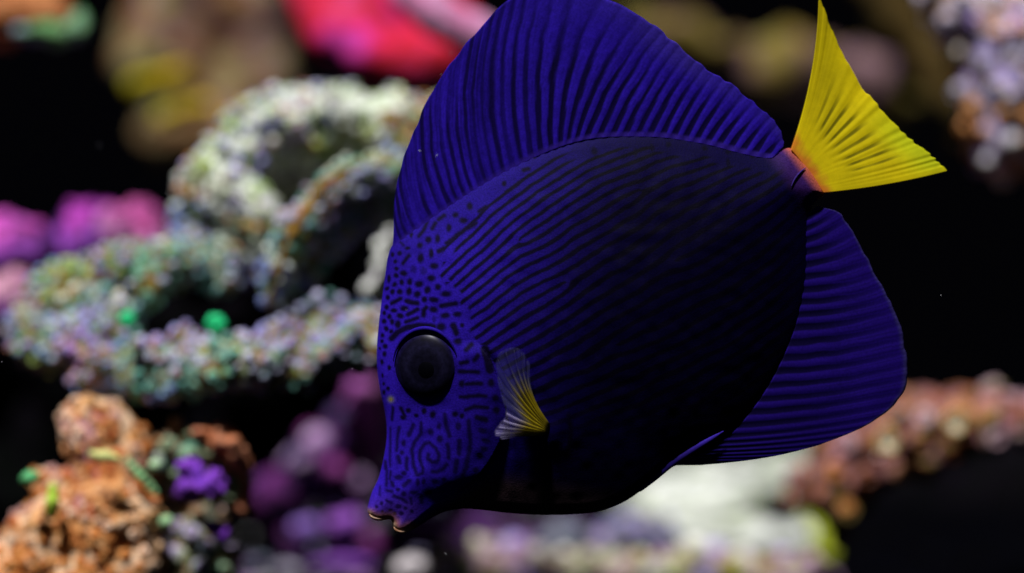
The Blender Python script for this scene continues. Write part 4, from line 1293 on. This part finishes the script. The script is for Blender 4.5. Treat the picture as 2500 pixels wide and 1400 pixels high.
def tube(pts, radii, sides=8):
    vs, fs = [], []
    n = len(pts)
    for i, (p, r) in enumerate(zip(pts, radii)):
        d = (pts[min(i + 1, n - 1)] - pts[max(i - 1, 0)]).normalized()
        a = d.cross(Vector((0.1, 1, 0.05))).normalized()
        b = d.cross(a)
        for k in range(sides):
            t = 2 * math.pi * k / sides
            vs.append(p + a * math.cos(t) * r + b * math.sin(t) * r)
    for i in range(n - 1):
        for k in range(sides):
            fs.append((i * sides + k, i * sides + (k + 1) % sides, (i + 1) * sides + (k + 1) % sides, (i + 1) * sides + k))
    fs.append(tuple(range(sides))[::-1])
    fs.append(tuple((n - 1) * sides + k for k in range(sides)))
    return vs, fs


def dome(c, rx, ry, rz, nseg=40, nr=20, full=True):
    vs, fs = [], []
    for j in range(nr + 1):
        th = math.pi * j / nr
        for i in range(nseg):
            a = 2 * math.pi * i / nseg
            vs.append(c + Vector((rx * math.sin(th) * math.cos(a), -ry * math.cos(th), rz * math.sin(th) * math.sin(a))))
    for j in range(nr):
        for i in range(nseg):
            fs.append((j * nseg + i, j * nseg + (i + 1) % nseg, (j + 1) * nseg + (i + 1) % nseg, (j + 1) * nseg + i))
    return vs, fs


def build_eyes():
    M_EYE = pigment_mat('eye_iris', rough=0.35, spec=0.10, var=0.4, vscale=900)
    M_PUP = plain_mat('eye_pupil', (0.0008, 0.0008, 0.002), 0.3, 0.12)
    th = th_at(1038, 892)
    for sgn in (1, -1):
        c = Vector(((1041 - 1250) * S0, -sgn * (th - 0.0012), (700 - 892) * S0))
        R = 76 * S0
        v, f = dome(c, R * 0.99, 0.0028, R * 1.07)
        slx = (th_at(1110, 892) - th_at(966, 892)) / (144 * S0) * 0.9
        slz = (th_at(1039, 975) - th_at(1039, 805)) / (170 * S0) * 0.9
        v = [Vector((p.x, p.y - slx * (p.x - c.x) + slz * (p.z - c.z), p.z)) for p in v]
        if sgn < 0:
            v = [Vector((p.x, 2 * c.y - p.y, p.z)) for p in v]
        rn = np.array([math.hypot((p.x - c.x) / (R * 1.0), (p.z - c.z) / (R * 1.08)) for p in v])
        ring = np.exp(-((rn - 0.62) / 0.10) ** 2)[:, None]
        rim = np.exp(-((rn - 0.95) / 0.07) ** 2)[:, None]
        ec = np.array((0.0030, 0.0026, 0.0085)) + ring * np.array((0.0040, 0.0036, 0.013)) + rim * np.array((0.004, 0.002, 0.03))
        e = mesh_obj('eye', v, f, M_EYE, fish, col=ec)
        cp = c + Vector((0.0002, -sgn * 0.0010, -0.0006))
        v, f = dome(cp, R * 0.47, 0.0020, R * 0.5)
        v = [Vector((p.x, p.y - sgn * slx * (p.x - c.x), p.z)) for p in v]
        mesh_obj('pupil', v, f, M_PUP, e)
        # raised lid, blue on its upper rim
        pts, rr, cl = [], [], []
        for k in range(49):
            a = math.radians(15 + 160 * k / 48)
            pts.append(Vector((c.x + R * 1.03 * math.cos(a), -sgn * (th + slx * R * 1.03 * math.cos(a) + 0.0001 - 0.0006 * (1 - math.sin(a)) * 0.5), c.z + R * 1.16 * math.sin(a) + 0.0003)))
            tp_ = math.sin(math.pi * k / 48)
            rr.append(0.00010 + 0.00050 * tp_)
            u = 0.15 + 0.6 * tp_
            cl += [tuple(INK * (1 - u) + BLUE * 0.85 * u)] * 8
        v, f = tube(pts, rr)
        mesh_obj('eyelid', v, f, M_SKIN, e, col=np.array(cl))


build_eyes()


def build_mouth():
    M_LIP = patch_mat('lip_skin', [(0.30, 0.12, 0.05), (0.46, 0.28, 0.18), (0.52, 0.38, 0.30)], scale=260, bump=0.3, fine=1500, rough=0.95, spec=0.0)
    for nm, pts, r in (('upper_lip', [(903, 1250), (909, 1259), (922, 1264), (936, 1264), (950, 1262)], 7.0), ('lower_lip', [(962, 1278), (967, 1290), (978, 1295), (990, 1295), (1002, 1290)], 7.0)):
        P = cr_spline(pts, 6)
        vs = [Vector(((x - 1250) * S0, 0, (700 - y) * S0)) for x, y in P]
        n = len(vs)
        rr = [r * S0 * (0.55 + 0.45 * math.sin(math.pi * (i + .5) / n)) for i in range(n)]
        v, f = tube(vs, rr, 12)
        v = [Vector((p.x, p.y * 4.0, p.z)) for p in v]
        mesh_obj(nm, v, f, M_LIP, fish)


build_mouth()


def build_pectoral():
    M_MEM = pigment_mat('pectoral_membrane', rough=0.4, spec=0.2, var=0.15, vscale=900, transl=0.3, alpha=True)
    M_RAY = pigment_mat('pectoral_ray', rough=0.5, spec=0.2, var=0.1, vscale=900, transl=0.2, alpha=True)
    root = [(1338, 1030), (1336, 1040), (1330, 1048), (1324, 1056)]
    tips = [(1293, 884, .0075), (1272, 852, .0085), (1245, 846, .0092), (1214, 868, .0098), (1218, 935, .0105), (1236, 1000, .0115), (1222, 1024, .012), (1208, 1048, .0118), (1226, 1062, .011)]
    Rt = cr_spline(root, 8)
    Tp = cr_spline(tips, 6)
    nu = 96
    su = np.linspace(0, 1, nu)
    ro = np.stack([np.interp(su * (len(Rt) - 1), np.arange(len(Rt)), Rt[:, i]) for i in (0, 1)], 1)
    tp = np.stack([np.interp(su * (len(Tp) - 1), np.arange(len(Tp)), Tp[:, i]) for i in range(3)], 1)
    nv = 24

    def point(u, v, sgn, lift=0.0):
        k = u * (nu - 1)
        a = np.array([np.interp(k, np.arange(nu), ro[:, i]) for i in (0, 1)])
        b = np.array([np.interp(k, np.arange(nu), tp[:, i]) for i in range(3)])
        d = b[:2] - a
        n = np.array((-d[1], d[0]))
        p = a + d * v + n * (-0.10 * 4 * v * (1 - v)) * (1 - 1.2 * u)
        y0 = th_at(1335, 1043) - 0.0006
        y = y0 + (b[2] - 0.0035) * (v ** 0.8) + 0.0003 * math.cos(u * 14 * 2 * math.pi) * v + lift
        y = max(y, th_at(p[0], p[1]) + 0.0008 * v)
        return Vector(((p[0] - 1250) * S0, -sgn * y, (700 - p[1]) * S0))

    for sgn in (1, -1):
        vs, cs = [], []
        for i in range(nu):
            u = su[i]
            for j in range(nv):
                v = j / (nv - 1)
                vs.append(point(u, v, sgn))
                m = float(sstep(0.30, 0.72, np.array(v)))
                cy, cb = np.array((0.20, 0.16, 0.012)), np.array((0.09, 0.09, 0.26))
                cc = cy * (1 - m) + cb * m
                if u > 0.62:
                    m2 = float(sstep(0.25, 0.9, np.array(v)))
                    cc = np.array((0.30, 0.24, 0.03)) * (1 - m2) + np.array((0.42, 0.36, 0.72)) * m2
                al = 0.80 - 0.62 * m
                cc = cc * float(0.25 + 0.75 * sstep(0.0, 0.22, np.array(v)))
                if v > 0.96:
                    al *= 0.3
                cs.append((*cc, al))
        fs = [(i * nv + j, i * nv + j + 1, (i + 1) * nv + j + 1, (i + 1) * nv + j) for i in range(nu - 1) for j in range(nv - 1)]
        fin = mesh_obj('pectoral_fin', vs, fs, M_MEM, fish, col=np.array(cs))
        md = fin.modifiers.new('thickness', 'SOLIDIFY')
        md.thickness = 0.0002
        for k in range(12):
            u = (k + 0.5) / 12
            pts = [point(u, v, sgn, 0.0002) for v in np.linspace(0.0, 0.97, 18)]
            rr = [0.00046 * (1 - 0.7 * q_) for q_ in np.linspace(0, 1, 18)]
            v_, f_ = tube(pts, rr, 6)
            cl = []
            for q_ in np.linspace(0, 1, 18):
                m = float(sstep(0.45, 0.85, np.array(q_)))
                c1 = np.array((0.34, 0.26, 0.008)) * (1 - m) + (np.array((0.30, 0.30, 0.45)) if u < .62 else np.array((0.62, 0.56, 0.9))) * m
                c1 = c1 * float(0.3 + 0.7 * sstep(0.0, 0.25, np.array(q_)))
                cl += [(*c1, (0.62 - 0.58 * m) if u < .62 else (0.6 - 0.25 * m))] * 6
            mesh_obj('fin_ray', v_, f_, M_RAY, fin, col=np.array(cl))


build_pectoral()


def build_small_fins():
    # folded pelvic fins lying along the belly, and the spine beside the tail root
    for sgn in (1, -1):
        path = cr_spline([(1560, 1196), (1600, 1164), (1640, 1130), (1700, 1090), (1740, 1066), (1764, 1051)], 6)
        n = len(path)
        pts = []
        for i, (x, y) in enumerate(path):
            pts.append(Vector(((x - 1250) * S0, -sgn * (th_at(x, y) + 0.0002 + 0.0006 * i / n), (700 - y) * S0)))
        rr = [S0 * (2 + 6.5 * math.sin(math.pi * min(1, 0.15 + 0.95 * i / n)) ** 0.8) * (0.9 if i < n - 1 else 0.4) for i in range(n)]
        v, f = tube(pts, rr, 10)
        yc = [p.y for p in pts]
        v = [Vector((p.x, yc[i // 10] + (p.y - yc[i // 10]) * 0.45, p.z)) for i, p in enumerate(v)]
        cl = []
        for i in range(n):
            k = sstep(0.35, 0.75, np.array(i / n))
            cl += [tuple(np.array((0.02, 0.01, 0.16)) * (1 - k) + np.array((0.07, 0.035, 0.55)) * k)] * 10
        mesh_obj('pelvic_fin', v, f, M_FIN, fish, col=np.array(cl))
        path = cr_spline([(1963, 412), (1948, 424), (1935, 440), (1926, 458)], 5)
        n = len(path)
        pts = [Vector(((x - 1250) * S0, -sgn * (th_at(x, y) + 0.0004), (700 - y) * S0)) for x, y in path]
        v, f = tube(pts, [S0 * 2.4 * (0.3 + 0.7 * math.sin(math.pi * (i + .5) / n)) for i in range(n)], 8)
        mesh_obj('tail_spine', v, f, M_SKIN, fish, col=np.array([(0.05, 0.025, 0.22)] * len(v)))


build_small_fins()


def build_particles():
    """specks and hairs of drifting matter in the water"""
    rng = random.Random(12)
    vs, fs, cs = [], [], []
    for i in range(30):
        y = rng.uniform(-0.03, 0.09)
        px, py = rng.uniform(0, 2500), rng.uniform(60, 1380)
        if i % 7 == 0:
            px, py = rng.uniform(850, 1200), rng.uniform(350, 1000)
            y = -0.02
        c = at(px, py, y)
        r = rng.uniform(0.00006, 0.00014)
        ln = rng.choice((1, 1, 1, 4, 6))
        d = Vector((rng.uniform(-1, 1), rng.uniform(-.3, .3), rng.uniform(-1, 1))).normalized()
        b = len(vs)
        a = d.orthogonal().normalized()
        e = d.cross(a)
        vs += [c - d * r * ln, c + a * r, c + e * r, c - a * r, c - e * r, c + d * r * ln]
        fs += [(b, b + 2, b + 1), (b, b + 3, b + 2), (b, b + 4, b + 3), (b, b + 1, b + 4), (b + 5, b + 1, b + 2), (b + 5, b + 2, b + 3), (b + 5, b + 3, b + 4), (b + 5, b + 4, b + 1)]
        cs += [(.7, .7, .75)] * 6
    o = mesh_obj('drifting_specks', vs, fs, M_POLYP, col=np.array(cs), smooth=False)
    tag(o, 'tiny pale specks of matter drifting in the water around the fish', 'specks', kind='stuff')


build_particles()
